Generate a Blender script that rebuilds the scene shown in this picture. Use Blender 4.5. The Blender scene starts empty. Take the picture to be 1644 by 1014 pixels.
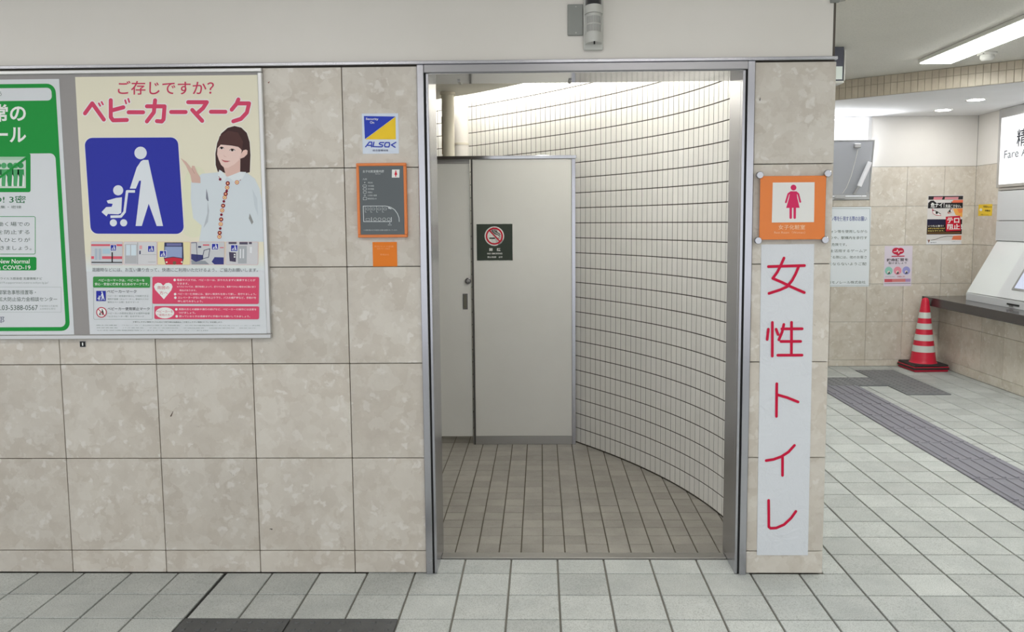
import bpy, math, random
import numpy as np
from mathutils import Vector, Matrix

random.seed(7)
S = bpy.context.scene
COL = S.collection

# ------------------------------------------------------------------ camera
F_PX, CX, CY, CZ = 1320.2368, 0.7845, -3.3153, 1.4611
PITCH, YAW, ROLL = 0.0947, -0.0217, -0.0075
SHX, SHY = 17.4396, -25.1703
fw = Vector((math.sin(YAW) * math.cos(PITCH), math.cos(YAW) * math.cos(PITCH), -math.sin(PITCH)))
rt = fw.cross(Vector((0, 0, 1))).normalized()
up = rt.cross(fw)
cr, sr = math.cos(ROLL), math.sin(ROLL)
rt, up = cr * rt + sr * up, -sr * rt + cr * up
cam = bpy.data.cameras.new('camera')
cam.sensor_fit = 'HORIZONTAL'
cam.sensor_width = 36.0
cam.lens = F_PX * 36.0 / 1644.0
cam.shift_x = -SHX / 1644.0
cam.shift_y = SHY / 1644.0
cam.clip_start = 0.05
co = bpy.data.objects.new('camera', cam)
COL.objects.link(co)
co.matrix_world = Matrix(((rt.x, up.x, -fw.x, CX), (rt.y, up.y, -fw.y, CY), (rt.z, up.z, -fw.z, CZ), (0, 0, 0, 1)))
S.camera = co
CAM = Vector((CX, CY, CZ))


def in_view(p, margin=20):
    d = Vector(p) - CAM
    z = d.dot(fw)
    if z < 0.1:
        return False
    x = 822 + SHX + F_PX * d.dot(rt) / z
    y = 507 + SHY - F_PX * d.dot(up) / z
    return -margin < x < 1644 + margin and -margin < y < 1014 + margin


# ------------------------------------------------------------------ light and exposure
EXPOSURE = 0.0
WORLD = 1.45
LAMP = 15.0          # corridor fluorescent diffusers
COVE = 42.0         # hidden tube along the curved wall
HALL = 29.0
INNER = 7.0          # added unseen fill light in the restroom, just behind the door head
S.view_settings.view_transform = 'Standard'
S.view_settings.look = 'None'
S.view_settings.gamma = 1.0
S.view_settings.use_curve_mapping = False
S.view_settings.exposure = EXPOSURE
w = bpy.data.worlds.new('world')
S.world = w
w.use_nodes = True
bg = w.node_tree.nodes['Background']
bg.inputs[0].default_value = (0.93, 0.96, 1.0, 1)
bg.inputs[1].default_value = WORLD

# ------------------------------------------------------------------ materials
MATS = {}


def lin(c):
    c = c / 255.0
    return c / 12.92 if c <= 0.04045 else ((c + 0.055) / 1.055) ** 2.4


def srgb(r, g, b):
    return (lin(r), lin(g), lin(b), 1.0)


def base_mat(name, color, rough=0.5, metal=0.0, coat=0.0, spec=0.5):
    m = bpy.data.materials.new(name)
    m.use_nodes = True
    b = m.node_tree.nodes['Principled BSDF']
    b.inputs['Base Color'].default_value = color
    b.inputs['Roughness'].default_value = rough
    b.inputs['Metallic'].default_value = metal
    b.inputs['Coat Weight'].default_value = coat
    b.inputs['Specular IOR Level'].default_value = spec
    return m


def ink(r, g, b, rough=0.45):
    k = (r, g, b, rough)
    if k not in MATS:
        m = base_mat('ink_%d_%d_%d' % (r, g, b), srgb(r, g, b), rough, 0, 0, 0.22)
        MATS[k] = m
    return MATS[k]


def nodes_of(m):
    nt = m.node_tree
    return nt, nt.nodes, nt.links, nt.nodes['Principled BSDF']


def mixc(nt, fac, a, b):
    n = nt.nodes.new('ShaderNodeMix')
    n.data_type = 'RGBA'
    if hasattr(fac, 'links') or not isinstance(fac, (int, float)):
        nt.links.new(fac, n.inputs[0])
    else:
        n.inputs[0].default_value = fac
    for v, i in ((a, 6), (b, 7)):
        if isinstance(v, tuple):
            n.inputs[i].default_value = v
        else:
            nt.links.new(v, n.inputs[i])
    return n.outputs[2]


def ramp(nt, src, stops):
    n = nt.nodes.new('ShaderNodeValToRGB')
    nt.links.new(src, n.inputs[0])
    e = n.color_ramp.elements
    e[0].position, e[0].color = stops[0][0], (stops[0][1],) * 3 + (1,)
    e[1].position, e[1].color = stops[-1][0], (stops[-1][1],) * 3 + (1,)
    for p, v in stops[1:-1]:
        x = e.new(p)
        x.color = (v, v, v, 1)
    return n.outputs[0]


def noise(nt, vec, scale, detail=3, rough=0.5, dist=0.0):
    n = nt.nodes.new('ShaderNodeTexNoise')
    n.inputs['Scale'].default_value = scale
    n.inputs['Detail'].default_value = detail
    n.inputs['Roughness'].default_value = rough
    n.inputs['Distortion'].default_value = dist
    nt.links.new(vec, n.inputs['Vector'])
    return n.outputs['Fac']


def voro(nt, vec, scale, feature='F1'):
    n = nt.nodes.new('ShaderNodeTexVoronoi')
    n.feature = feature
    n.inputs['Scale'].default_value = scale
    nt.links.new(vec, n.inputs['Vector'])
    return n


def piece_vec(nt, shift=7.0):
    """world position moved by a random amount per piece, so that no figure runs on across a joint"""
    g = nt.nodes.new('ShaderNodeNewGeometry')
    o = nt.nodes.new('ShaderNodeObjectInfo')
    m = nt.nodes.new('ShaderNodeMath')
    m.operation = 'MULTIPLY'
    m.inputs[1].default_value = shift
    nt.links.new(o.outputs['Random'], m.inputs[0])
    a = nt.nodes.new('ShaderNodeVectorMath')
    a.operation = 'ADD'
    nt.links.new(g.outputs['Position'], a.inputs[0])
    nt.links.new(m.outputs[0], a.inputs[1])
    return a.outputs[0], o.outputs['Random']


def bump(nt, b, h, strength, dist=0.002):
    n = nt.nodes.new('ShaderNodeBump')
    n.inputs['Strength'].default_value = strength
    n.inputs['Distance'].default_value = dist
    nt.links.new(h, n.inputs['Height'])
    nt.links.new(n.outputs[0], b.inputs['Normal'])


def stone_mat(name, dark, mid, light):
    m = base_mat(name, mid, 0.34)
    nt, N, L, b = nodes_of(m)
    vec, rnd = piece_vec(nt)
    warp = nt.nodes.new('ShaderNodeTexNoise')
    warp.inputs['Scale'].default_value = 22
    warp.inputs['Detail'].default_value = 4
    nt.links.new(vec, warp.inputs['Vector'])
    sc = nt.nodes.new('ShaderNodeVectorMath')
    sc.operation = 'SCALE'
    sc.inputs['Scale'].default_value = 0.10
    nt.links.new(warp.outputs['Color'], sc.inputs[0])
    ad = nt.nodes.new('ShaderNodeVectorMath')
    ad.operation = 'ADD'
    nt.links.new(vec, ad.inputs[0])
    nt.links.new(sc.outputs[0], ad.inputs[1])
    wv = ad.outputs[0]
    c = mixc(nt, ramp(nt, noise(nt, vec, 9, 5, 0.6), [(0.35, 0), (0.65, 1)]), dark, mid)
    def cell(scale, chan):
        v = voro(nt, wv, scale)
        sp = nt.nodes.new('ShaderNodeSeparateColor')
        L.new(v.outputs['Color'], sp.inputs[0])
        return v, sp.outputs[chan]
    va, ra = cell(9, 0)
    c = mixc(nt, ramp(nt, ra, [(0.25, 0), (1.0, 0.55)]), c, light)
    vb, rb = cell(24, 1)
    c = mixc(nt, ramp(nt, rb, [(0.35, 0), (1.0, 0.5)]), c, light)
    vd, rd = cell(17, 2)
    c = mixc(nt, ramp(nt, rd, [(0.6, 0), (1.0, 0.4)]), c, dark)
    vc, rc = cell(31, 0)
    mu = nt.nodes.new('ShaderNodeMath')
    mu.operation = 'MULTIPLY'
    L.new(ramp(nt, rc, [(0.8, 0), (0.95, 0.75)]), mu.inputs[0])
    L.new(ramp(nt, vc.outputs['Distance'], [(0.35, 1), (0.6, 0)]), mu.inputs[1])
    c = mixc(nt, mu.outputs[0], c, (light[0] * 1.06, light[1] * 1.07, light[2] * 1.1, 1))
    # small fossil-like flecks
    fl = ramp(nt, noise(nt, wv, 75, 2, 0.5, 1.5), [(0.70, 0), (0.78, 0.4)])
    c = mixc(nt, fl, c, (dark[0] * 0.5, dark[1] * 0.46, dark[2] * 0.42, 1))
    hs = nt.nodes.new('ShaderNodeHueSaturation')
    mr = nt.nodes.new('ShaderNodeMapRange')
    mr.inputs['To Min'].default_value = 0.94
    mr.inputs['To Max'].default_value = 1.05
    L.new(rnd, mr.inputs['Value'])
    L.new(mr.outputs[0], hs.inputs['Value'])
    L.new(c, hs.inputs['Color'])
    L.new(hs.outputs[0], b.inputs['Base Color'])
    return m


def tile_mat(name, a, c2, rough, speck=0.0, speckscale=220, var=0.06):
    m = base_mat(name, a, rough)
    nt, N, L, b = nodes_of(m)
    vec, rnd = piece_vec(nt)
    c = mixc(nt, ramp(nt, noise(nt, vec, 7, 4, 0.6), [(0.35, 0), (0.65, 1)]), a, c2)
    if speck:
        s = ramp(nt, noise(nt, vec, speckscale, 2, 0.6), [(0.36, 1), (0.5, 0)])
        mm = nt.nodes.new('ShaderNodeMath')
        mm.operation = 'MULTIPLY'
        mm.inputs[1].default_value = speck
        L.new(s, mm.inputs[0])
        c = mixc(nt, mm.outputs[0], c, (a[0] * 0.45, a[1] * 0.45, a[2] * 0.43, 1))
        s2 = ramp(nt, noise(nt, vec, speckscale * 0.25, 3, 0.7), [(0.5, 0), (0.75, 0.35)])
        c = mixc(nt, s2, c, (min(1, a[0] * 1.25), min(1, a[1] * 1.25), min(1, a[2] * 1.25), 1))
    hs = nt.nodes.new('ShaderNodeHueSaturation')
    mr = nt.nodes.new('ShaderNodeMapRange')
    mr.inputs['To Min'].default_value = 1 - var
    mr.inputs['To Max'].default_value = 1 + var
    L.new(rnd, mr.inputs['Value'])
    L.new(mr.outputs[0], hs.inputs['Value'])
    L.new(c, hs.inputs['Color'])
    L.new(hs.outputs[0], b.inputs['Base Color'])
    return m


def plaster_mat(name, col, scale=300, strength=0.25, rough=0.7, fleck=0.0):
    m = base_mat(name, col, rough)
    nt, N, L, b = nodes_of(m)
    g = nt.nodes.new('ShaderNodeNewGeometry')
    h = noise(nt, g.outputs['Position'], scale, 3, 0.6)
    bump(nt, b, h, strength)
    big = ramp(nt, noise(nt, g.outputs['Position'], 1.7, 4, 0.6), [(0.3, 0), (0.7, 1)])
    c = mixc(nt, big, (col[0] * 0.94, col[1] * 0.94, col[2] * 0.93, 1), col)
    if fleck:
        f = ramp(nt, noise(nt, g.outputs['Position'], 90, 3, 0.8), [(0.3, fleck), (0.5, 0)])
        c = mixc(nt, f, c, (col[0] * 0.55, col[1] * 0.55, col[2] * 0.55, 1))
    L.new(c, b.inputs['Base Color'])
    return m


def steel_mat(name, col=(0.56, 0.56, 0.57, 1), rough=0.3, brush=(1, 1, 0.02), bstr=0.06):
    m = base_mat(name, col, rough, 1.0)
    nt, N, L, b = nodes_of(m)
    g = nt.nodes.new('ShaderNodeNewGeometry')
    mp = nt.nodes.new('ShaderNodeVectorMath')
    mp.operation = 'MULTIPLY'
    mp.inputs[1].default_value = brush
    L.new(g.outputs['Position'], mp.inputs[0])
    n = noise(nt, mp.outputs[0], 600, 2, 0.6)
    bump(nt, b, n, bstr, 0.001)
    r = nt.nodes.new('ShaderNodeMapRange')
    r.inputs['To Min'].default_value = rough * 0.8
    r.inputs['To Max'].default_value = rough * 1.25
    L.new(noise(nt, g.outputs['Position'], 5, 4, 0.6), r.inputs['Value'])
    L.new(r.outputs[0], b.inputs['Roughness'])
    return m


def emit_mat(name, col, strength):
    m = base_mat(name, (0.8, 0.8, 0.8, 1), 0.5)
    b = m.node_tree.nodes['Principled BSDF']
    b.inputs['Emission Color'].default_value = col
    b.inputs['Emission Strength'].default_value = strength
    return m


M_STONE = stone_mat('beige_marble', (0.53, 0.48, 0.42, 1), (0.605, 0.555, 0.49, 1), (0.69, 0.655, 0.60, 1))
M_STONE2 = stone_mat('hall_marble', (0.60, 0.54, 0.45, 1), (0.67, 0.61, 0.52, 1), (0.76, 0.715, 0.64, 1))
M_CORE = base_mat('mortar_dark', (0.11, 0.095, 0.08, 1), 0.9)
M_GROUT = base_mat('floor_grout', (0.235, 0.225, 0.20, 1), 0.95)
M_GROUT2 = base_mat('inner_grout', (0.11, 0.095, 0.07, 1), 0.95)
M_GROUTW = base_mat('wall_grout', (0.05, 0.042, 0.032, 1), 0.9)
M_FTILE = tile_mat('outer_floor_tile', (0.46, 0.485, 0.475, 1), (0.545, 0.565, 0.55, 1), 0.5, 0.55, 230, 0.10)
M_ITILE = tile_mat('inner_floor_tile', (0.265, 0.25, 0.222, 1), (0.335, 0.318, 0.285, 1), 0.42, 0.3, 260, 0.09)
M_WTILE = tile_mat('glazed_wall_tile', (0.81, 0.80, 0.76, 1), (0.85, 0.84, 0.80, 1), 0.22, 0, 0, 0.03)
M_BTILE = tile_mat('beam_tile', (0.46, 0.40, 0.32, 1), (0.55, 0.49, 0.39, 1), 0.4, 0, 0, 0.08)
M_TACT = tile_mat('tactile_rubber', (0.165, 0.17, 0.18, 1), (0.20, 0.205, 0.215, 1), 0.6, 0.3, 300, 0.05)
M_TACTP = tile_mat('tactile_rubber_violet', (0.215, 0.21, 0.25, 1), (0.24, 0.235, 0.275, 1), 0.55, 0.2, 300, 0.03)
M_FASCIA = plaster_mat('white_fascia_paint', (0.74, 0.71, 0.67, 1), 90, 0.05, 0.35)
M_PLASTER = plaster_mat('white_plaster', (0.82, 0.79, 0.75, 1), 200, 0.15)
M_CEIL = plaster_mat('speckled_ceiling_board', (0.74, 0.72, 0.67, 1), 260, 0.5, 0.85, 0.35)
M_CEIL2 = plaster_mat('white_ceiling', (0.83, 0.83, 0.84, 1), 260, 0.1, 0.8)
M_INCEIL = plaster_mat('inner_ceiling_paint', (0.66, 0.64, 0.58, 1), 200, 0.1, 0.7)
M_STEEL = steel_mat('brushed_stainless', (0.48, 0.48, 0.515, 1), 0.24, (1, 1, 0.02), 0.015)
M_STEELDIM = steel_mat('stainless_dim_reflection', (0.33, 0.325, 0.335, 1), 0.3, (0.02, 1, 1), 0.015)  # same stainless, base darkened for the dim ceiling the header reflects
M_STEELH = steel_mat('polished_stainless', (0.50, 0.50, 0.51, 1), 0.10, (1, 1, 1), 0.01)
M_STEELD = steel_mat('threshold_steel', (0.42, 0.41, 0.39, 1), 0.38, (0.02, 1, 1))
M_ALU = base_mat('aluminium_frame', (0.60, 0.60, 0.60, 1), 0.32, 0.85)
M_PANEL = plaster_mat('grey_laminate', (0.72, 0.715, 0.68, 1), 60, 0.03, 0.38)
M_BLACK = base_mat('black_gap', (0.012, 0.012, 0.012, 1), 0.8)
M_BOARD = plaster_mat('grey_board_felt', (0.345, 0.33, 0.33, 1), 500, 0.3, 0.85)
M_PIPE = plaster_mat('cream_pipe_paint', (0.66, 0.62, 0.52, 1), 60, 0.1, 0.4)
M_PLASTIC = base_mat('cream_plastic', (0.74, 0.73, 0.69, 1), 0.4)
M_UNIT = base_mat('unit_plastic', (0.56, 0.56, 0.53, 1), 0.4)
M_PLASTICD = base_mat('slot_grey_plastic', (0.30, 0.30, 0.29, 1), 0.5)
M_SMOKED = base_mat('smoked_cover', (0.03, 0.03, 0.035, 1), 0.08)
M_GREYPL = base_mat('grey_painted_plate', (0.25, 0.26, 0.245, 1), 0.45, 0.2)
M_CHROME = base_mat('chrome', (0.46, 0.46, 0.48, 1), 0.2, 1.0)
M_RED = base_mat('cone_red_plastic', srgb(214, 32, 62), 0.4)
M_RED2 = base_mat('cone_base_red', srgb(190, 30, 60), 0.5)
M_RUBBER = base_mat('black_rubber', (0.03, 0.026, 0.026, 1), 0.65)
M_REFL = base_mat('reflective_band', (0.66, 0.70, 0.66, 1), 0.45)
M_COUNTER = base_mat('dark_polished_stone', (0.055, 0.048, 0.05, 1), 0.16)
M_MACH = base_mat('machine_grey_paint', (0.70, 0.72, 0.74, 1), 0.35)
M_MACHW = base_mat('machine_white_face', (0.84, 0.88, 0.88, 1), 0.2)
M_GLASSG = base_mat('frosted_wired_glass', (0.46, 0.47, 0.50, 1), 0.16)
M_LAMP = emit_mat('fluorescent_diffuser', (1.0, 0.98, 0.94, 1), LAMP)
M_INNER = emit_mat('added_fill_diffuser', (1.0, 0.985, 0.94, 1), INNER)
M_HALL = emit_mat('hall_fluorescent', (0.98, 1.0, 0.95, 1), HALL)
M_COVE = emit_mat('cove_tube', (1.0, 0.98, 0.91, 1), COVE)
M_DOWN = emit_mat('downlight_lens', (1.0, 0.98, 0.95, 1), 70)
M_SIGNW = emit_mat('backlit_white', (0.93, 0.96, 1.0, 1), 0.55)
M_SIGNG = emit_mat('backlit_pale_green', (0.55, 0.85, 0.65, 1), 0.16)
M_SCREEN = emit_mat('blue_screen', (0.03, 0.12, 0.45, 1), 0.6)
M_PAPER = plaster_mat('poster_paper', (0.72, 0.75, 0.79, 1), 9, 0.12, 0.4)
M_BANNER = base_mat('banner_paper', (0.68, 0.71, 0.76, 1), 0.35)
nt, N, L, b = nodes_of(M_BANNER)
g = nt.nodes.new('ShaderNodeNewGeometry')
bump(nt, b, noise(nt, g.outputs['Position'], 16, 4, 0.6, 0.8), 0.5, 0.012)
M_ACRYL = base_mat('orange_acrylic', srgb(228, 122, 30), 0.25, 0, 0.15)

# ------------------------------------------------------------------ mesh helpers


def link(name, me, parent=None, kind=None, loc=(0, 0, 0)):
    o = bpy.data.objects.new(name, me)
    COL.objects.link(o)
    if parent is not None:
        o.parent = parent
        pl = world_loc(parent)
        o.location = Vector(loc) - pl
    else:
        o.location = loc
    if kind:
        o['kind'] = kind
    return o


def world_loc(o):
    v = Vector((0, 0, 0))
    while o is not None:
        v += o.location
        o = o.parent
    return v


class MB:
    """collects faces (world coordinates), each with a material"""

    def __init__(s):
        s.v, s.f, s.m, s.mats, s.sm = [], [], [], [], []

    def mi(s, mat):
        if mat not in s.mats:
            s.mats.append(mat)
        return s.mats.index(mat)

    def add(s, verts, faces, mat, smooth=False):
        n = len(s.v)
        s.v += [tuple(v) for v in verts]
        i = s.mi(mat)
        for f in faces:
            s.f.append(tuple(k + n for k in f))
            s.m.append(i)
            s.sm.append(smooth)
        return s

    def box(s, x0, x1, y0, y1, z0, z1, mat, ch=0.0):
        """box, with chamfered edges when ch > 0"""
        if ch <= 0:
            v = [(x, y, z) for z in (z0, z1) for y in (y0, y1) for x in (x0, x1)]
            f = [(0, 2, 3, 1), (4, 5, 7, 6), (0, 1, 5, 4), (2, 6, 7, 3), (0, 4, 6, 2), (1, 3, 7, 5)]
            return s.add(v, f, mat)
        c = min(ch, (x1 - x0) / 2.01, (y1 - y0) / 2.01, (z1 - z0) / 2.01)
        X, Y, Z = (x0, x1), (y0, y1), (z0, z1)
        v, idx = [], {}
        for i in (0, 1):
            for j in (0, 1):
                for k in (0, 1):
                    sx, sy, sz = (c if i == 0 else -c), (c if j == 0 else -c), (c if k == 0 else -c)
                    for ax, p in (('x', (X[i], Y[j] + sy, Z[k] + sz)), ('y', (X[i] + sx, Y[j], Z[k] + sz)), ('z', (X[i] + sx, Y[j] + sy, Z[k]))):
                        idx[(i, j, k, ax)] = len(v)
                        v.append(p)
        f = []
        for i in (0, 1):
            q = [idx[(i, j, k, 'x')] for j, k in ((0, 0), (1, 0), (1, 1), (0, 1))]
            f.append(q if i else q[::-1])
            q = [idx[(j, i, k, 'y')] for j, k in ((0, 0), (1, 0), (1, 1), (0, 1))]
            f.append(q[::-1] if i else q)
            q = [idx[(j, k, i, 'z')] for j, k in ((0, 0), (1, 0), (1, 1), (0, 1))]
            f.append(q if i else q[::-1])
        for a in (0, 1):
            for b_ in (0, 1):
                q = [idx[(a, b_, 0, 'x')], idx[(a, b_, 0, 'y')], idx[(a, b_, 1, 'y')], idx[(a, b_, 1, 'x')]]
                f.append(q if (a == b_) else q[::-1])
                q = [idx[(a, 0, b_, 'x')], idx[(a, 0, b_, 'z')], idx[(a, 1, b_, 'z')], idx[(a, 1, b_, 'x')]]
                f.append(q[::-1] if (a == b_) else q)
                q = [idx[(0, a, b_, 'y')], idx[(0, a, b_, 'z')], idx[(1, a, b_, 'z')], idx[(1, a, b_, 'y')]]
                f.append(q if (a == b_) else q[::-1])
        for i in (0, 1):
            for j in (0, 1):
                for k in (0, 1):
                    q = [idx[(i, j, k, 'x')], idx[(i, j, k, 'y')], idx[(i, j, k, 'z')]]
                    f.append(q if (i + j + k) % 2 else q[::-1])
        return s.add(v, f, mat)

    def prism(s, pts, z0, z1, mat):
        """vertical prism over a ground polygon (counter-clockwise)"""
        n = len(pts)
        v = [(x, y, z0) for x, y in pts] + [(x, y, z1) for x, y in pts]
        f = [tuple(range(n))[::-1], tuple(range(n, 2 * n))] + [(i, (i + 1) % n, n + (i + 1) % n, n + i) for i in range(n)]
        return s.add(v, f, mat)

    def hexa(s, p, mat):
        """eight corners: four of one face, four of the opposite one"""
        return s.add(p, [(0, 3, 2, 1), (4, 5, 6, 7), (0, 1, 5, 4), (1, 2, 6, 5), (2, 3, 7, 6), (3, 0, 4, 7)], mat)

    def tube(s, p0, p1, r0, mat, r1=None, n=16, caps=True, smooth=True):
        r1 = r0 if r1 is None else r1
        p0, p1 = Vector(p0), Vector(p1)
        d = (p1 - p0).normalized()
        a = d.orthogonal().normalized()
        b_ = d.cross(a)
        v = []
        for p, r in ((p0, r0), (p1, r1)):
            for i in range(n):
                t = 2 * math.pi * i / n
                v.append(p + (a * math.cos(t) + b_ * math.sin(t)) * r)
        s.add(v, [(i, (i + 1) % n, n + (i + 1) % n, n + i) for i in range(n)], mat, smooth)
        if caps:
            s.add(v[:n], [tuple(range(n))[::-1]], mat)
            s.add(v[n:], [tuple(range(n))], mat)
        return s

    def lathe(s, c, prof, mat, n=24, axis='z'):
        v, f = [], []
        for r, h in prof:
            for i in range(n):
                t = 2 * math.pi * i / n
                if axis == 'z':
                    v.append((c[0] + r * math.cos(t), c[1] + r * math.sin(t), c[2] + h))
                else:
                    v.append((c[0] + r * math.cos(t), c[1] - h, c[2] + r * math.sin(t)))
        for k in range(len(prof) - 1):
            for i in range(n):
                j = (i + 1) % n
                f.append((k * n + i, k * n + j, (k + 1) * n + j, (k + 1) * n + i))
        s.add(v, f, mat, True)
        s.add(v[-n:], [tuple(range(n))], mat)
        s.add(v[:n], [tuple(range(n))[::-1]], mat)
        return s

    def build(s, name, parent=None, kind=None, loc=None):
        if loc is None:
            loc = world_loc(parent) if parent is not None else Vector((0, 0, 0))
        loc = Vector(loc)
        me = bpy.data.meshes.new(name)
        me.from_pydata([tuple(Vector(v) - loc) for v in s.v], [], s.f)
        for m in s.mats:
            me.materials.append(m)
        me.polygons.foreach_set('material_index', s.m)
        me.polygons.foreach_set('use_smooth', s.sm)
        me.update()
        return link(name, me, parent, kind, loc)


def thing(name, label, cat, loc, group=None):
    o = bpy.data.objects.new(name, None)
    o.empty_display_size = 0.05
    COL.objects.link(o)
    o.location = loc
    tag(o, label, cat, group, 'thing')
    return o


def tag(o, label, cat=None, group=None, kind=None):
    o['label'] = label
    if cat:
        o['category'] = cat
    if group:
        o['group'] = group
    if kind:
        o['kind'] = kind
    return o


# ------------------------------------------------------------------ flat print on sheets
_text = {}


def text_mesh(s, bold=0.0, res=3):
    k = (s, bold, res)
    if k in _text:
        return _text[k]
    cu = bpy.data.curves.new('t', 'FONT')
    cu.body = s
    cu.size = 1.0
    cu.offset = bold
    cu.resolution_u = res
    cu.fill_mode = 'FRONT'
    ob = bpy.data.objects.new('t', cu)
    COL.objects.link(ob)
    bpy.context.view_layer.update()
    me = bpy.data.meshes.new_from_object(ob.evaluated_get(bpy.context.evaluated_depsgraph_get()))
    vs = [(v.co.x, v.co.y) for v in me.vertices]
    fs = [tuple(p.vertices) for p in me.polygons]
    bpy.data.objects.remove(ob)
    bpy.data.curves.remove(cu)
    bpy.data.meshes.remove(me)
    _text[k] = (vs, fs)
    return _text[k]


def homography(src):
    dst = [(0, 0), (1, 0), (1, 1), (0, 1)]
    A, B = [], []
    for (x, y), (u, v) in zip(src, dst):
        A.append([x, y, 1, 0, 0, 0, -u * x, -u * y]); B.append(u)
        A.append([0, 0, 0, x, y, 1, -v * x, -v * y]); B.append(v)
    h = np.linalg.solve(np.array(A, float), np.array(B, float))
    return h


class Sheet:
    """a flat printed thing: measurements taken on its own face (src: its four corners in those measurements) laid on the real face
    tl, tr, bl (world corners)"""

    def __init__(s, root, tl, tr, bl, src, lift=0.0008, step=0.0003):
        s.root = root
        s.o, s.u, s.v = Vector(tl), Vector(tr) - Vector(tl), Vector(bl) - Vector(tl)
        s.n = s.v.cross(s.u).normalized()
        s.h = homography(src)
        s.lift, s.step = lift, step
        s.parts = {}
        s.count = 0

    def P(s, x, y, lay):
        h = s.h
        w_ = h[6] * x + h[7] * y + 1
        u = (h[0] * x + h[1] * y + h[2]) / w_
        v = (h[3] * x + h[4] * y + h[5]) / w_
        return s.o + s.u * u + s.v * v + s.n * (s.lift + s.step * lay)

    def part(s, name):
        return s.parts.setdefault(name, MB())

    def poly(s, part, pts, mat, lay=1):
        v = [s.P(x, y, lay) for x, y in pts]
        # orient towards the viewer
        nrm = Vector((0, 0, 0))
        for i in range(len(v)):
            nrm += (v[i] - v[0]).cross(v[(i + 1) % len(v)] - v[0])
        idx = tuple(range(len(v)))
        if nrm.dot(s.n) < 0:
            idx = idx[::-1]
        s.part(part).add(v, [idx], mat)

    def rect(s, part, x0, y0, x1, y1, mat, lay=1):
        s.poly(part, [(x0, y0), (x1, y0), (x1, y1), (x0, y1)], mat, lay)

    def rrect(s, part, x0, y0, x1, y1, r, mat, lay=1, k=5):
        pts = []
        for cx, cy, a0 in ((x1 - r, y0 + r, -90), (x1 - r, y1 - r, 0), (x0 + r, y1 - r, 90), (x0 + r, y0 + r, 180)):
            for i in range(k + 1):
                a = math.radians(a0 + 90 * i / k)
                pts.append((cx + r * math.cos(a), cy + r * math.sin(a)))
        s.poly(part, pts, mat, lay)

    def disc(s, part, cx, cy, rx, mat, lay=1, ry=None, n=24):
        ry = rx if ry is None else ry
        s.poly(part, [(cx + rx * math.cos(2 * math.pi * i / n), cy + ry * math.sin(2 * math.pi * i / n)) for i in range(n)], mat, lay)

    def ring(s, part, cx, cy, r0, r1, mat, lay=1, n=28):
        for i in range(n):
            a, b_ = 2 * math.pi * i / n, 2 * math.pi * (i + 1) / n
            s.poly(part, [(cx + r * math.cos(t), cy + r * math.sin(t)) for r, t in ((r0, a), (r1, a), (r1, b_), (r0, b_))], mat, lay)

    def frame(s, part, x0, y0, x1, y1, t, mat, lay=1):
        s.rect(part, x0, y0, x1, y0 + t, mat, lay)
        s.rect(part, x0, y1 - t, x1, y1, mat, lay)
        s.rect(part, x0, y0 + t, x0 + t, y1 - t, mat, lay)
        s.rect(part, x1 - t, y0 + t, x1, y1 - t, mat, lay)

    def rframe(s, part, x0, y0, x1, y1, r, t, mat, lay=1, k=5):
        out, inn = [], []
        for cx, cy, a0 in ((x1 - r, y0 + r, -90), (x1 - r, y1 - r, 0), (x0 + r, y1 - r, 90), (x0 + r, y0 + r, 180)):
            for i in range(k + 1):
                a = math.radians(a0 + 90 * i / k)
                out.append((cx + r * math.cos(a), cy + r * math.sin(a)))
                q = max(r - t, 0.01)
                inn.append((cx + q * math.cos(a), cy + q * math.sin(a)))
        n = len(out)
        for i in range(n):
            j = (i + 1) % n
            s.poly(part, [out[i], out[j], inn[j], inn[i]], mat, lay)

    def stroke(s, part, pts, wd, mat, lay=1, cap=True):
        s.count = (getattr(s, 'count', 0) + 1) % 3
        lay += 0.01 * s.count
        for (x0, y0), (x1, y1) in zip(pts[:-1], pts[1:]):
            dx, dy = x1 - x0, y1 - y0
            l = math.hypot(dx, dy) or 1
            nx, ny = -dy / l * wd / 2, dx / l * wd / 2
            s.poly(part, [(x0 + nx, y0 + ny), (x1 + nx, y1 + ny), (x1 - nx, y1 - ny), (x0 - nx, y0 - ny)], mat, lay)
            lay += 0.03
        for x, y in (pts if cap else pts[1:-1]):
            s.disc(part, x, y, wd / 2, mat, lay, n=14)
            lay += 0.03

    def text(s, part, string, x0, y0, x1, y1, mat, lay=2, bold=0.0, res=2):
        """fit the string's ink to the box"""
        vs, fs = text_mesh(string, bold, res)
        if not vs:
            return
        ax, bx = min(v[0] for v in vs), max(v[0] for v in vs)
        ay, by = min(v[1] for v in vs), max(v[1] for v in vs)
        sx, sy = (x1 - x0) / (bx - ax or 1), (y1 - y0) / (by - ay or 1)
        v = [s.P(x0 + (p[0] - ax) * sx, y1 - (p[1] - ay) * sy, lay) for p in vs]
        s.part(part).add(v, fs, mat)

    def done(s, labels=None):
        for k, mb in s.parts.items():
            base = k.split('#')[0]
            o = mb.build(base, s.root)
            if labels and base in labels:
                o['label'] = labels[base]


def arc(cx, cy, rx, ry, a0, a1, n=8):
    return [(cx + rx * math.cos(math.radians(a0 + (a1 - a0) * i / n)), cy + ry * math.sin(math.radians(a0 + (a1 - a0) * i / n))) for i in range(n + 1)]


# ================================================================== SETTING
# ---- floor
X0F = 0.0510
floor = MB().box(-6.0, 7.0, -7.0, 5.1, -0.12, -0.008, M_GROUT).build('floor')
tag(floor, 'pale grey speckled floor tiles laid in a square grid across the concourse', kind='structure')
_tiles = {}


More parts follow.
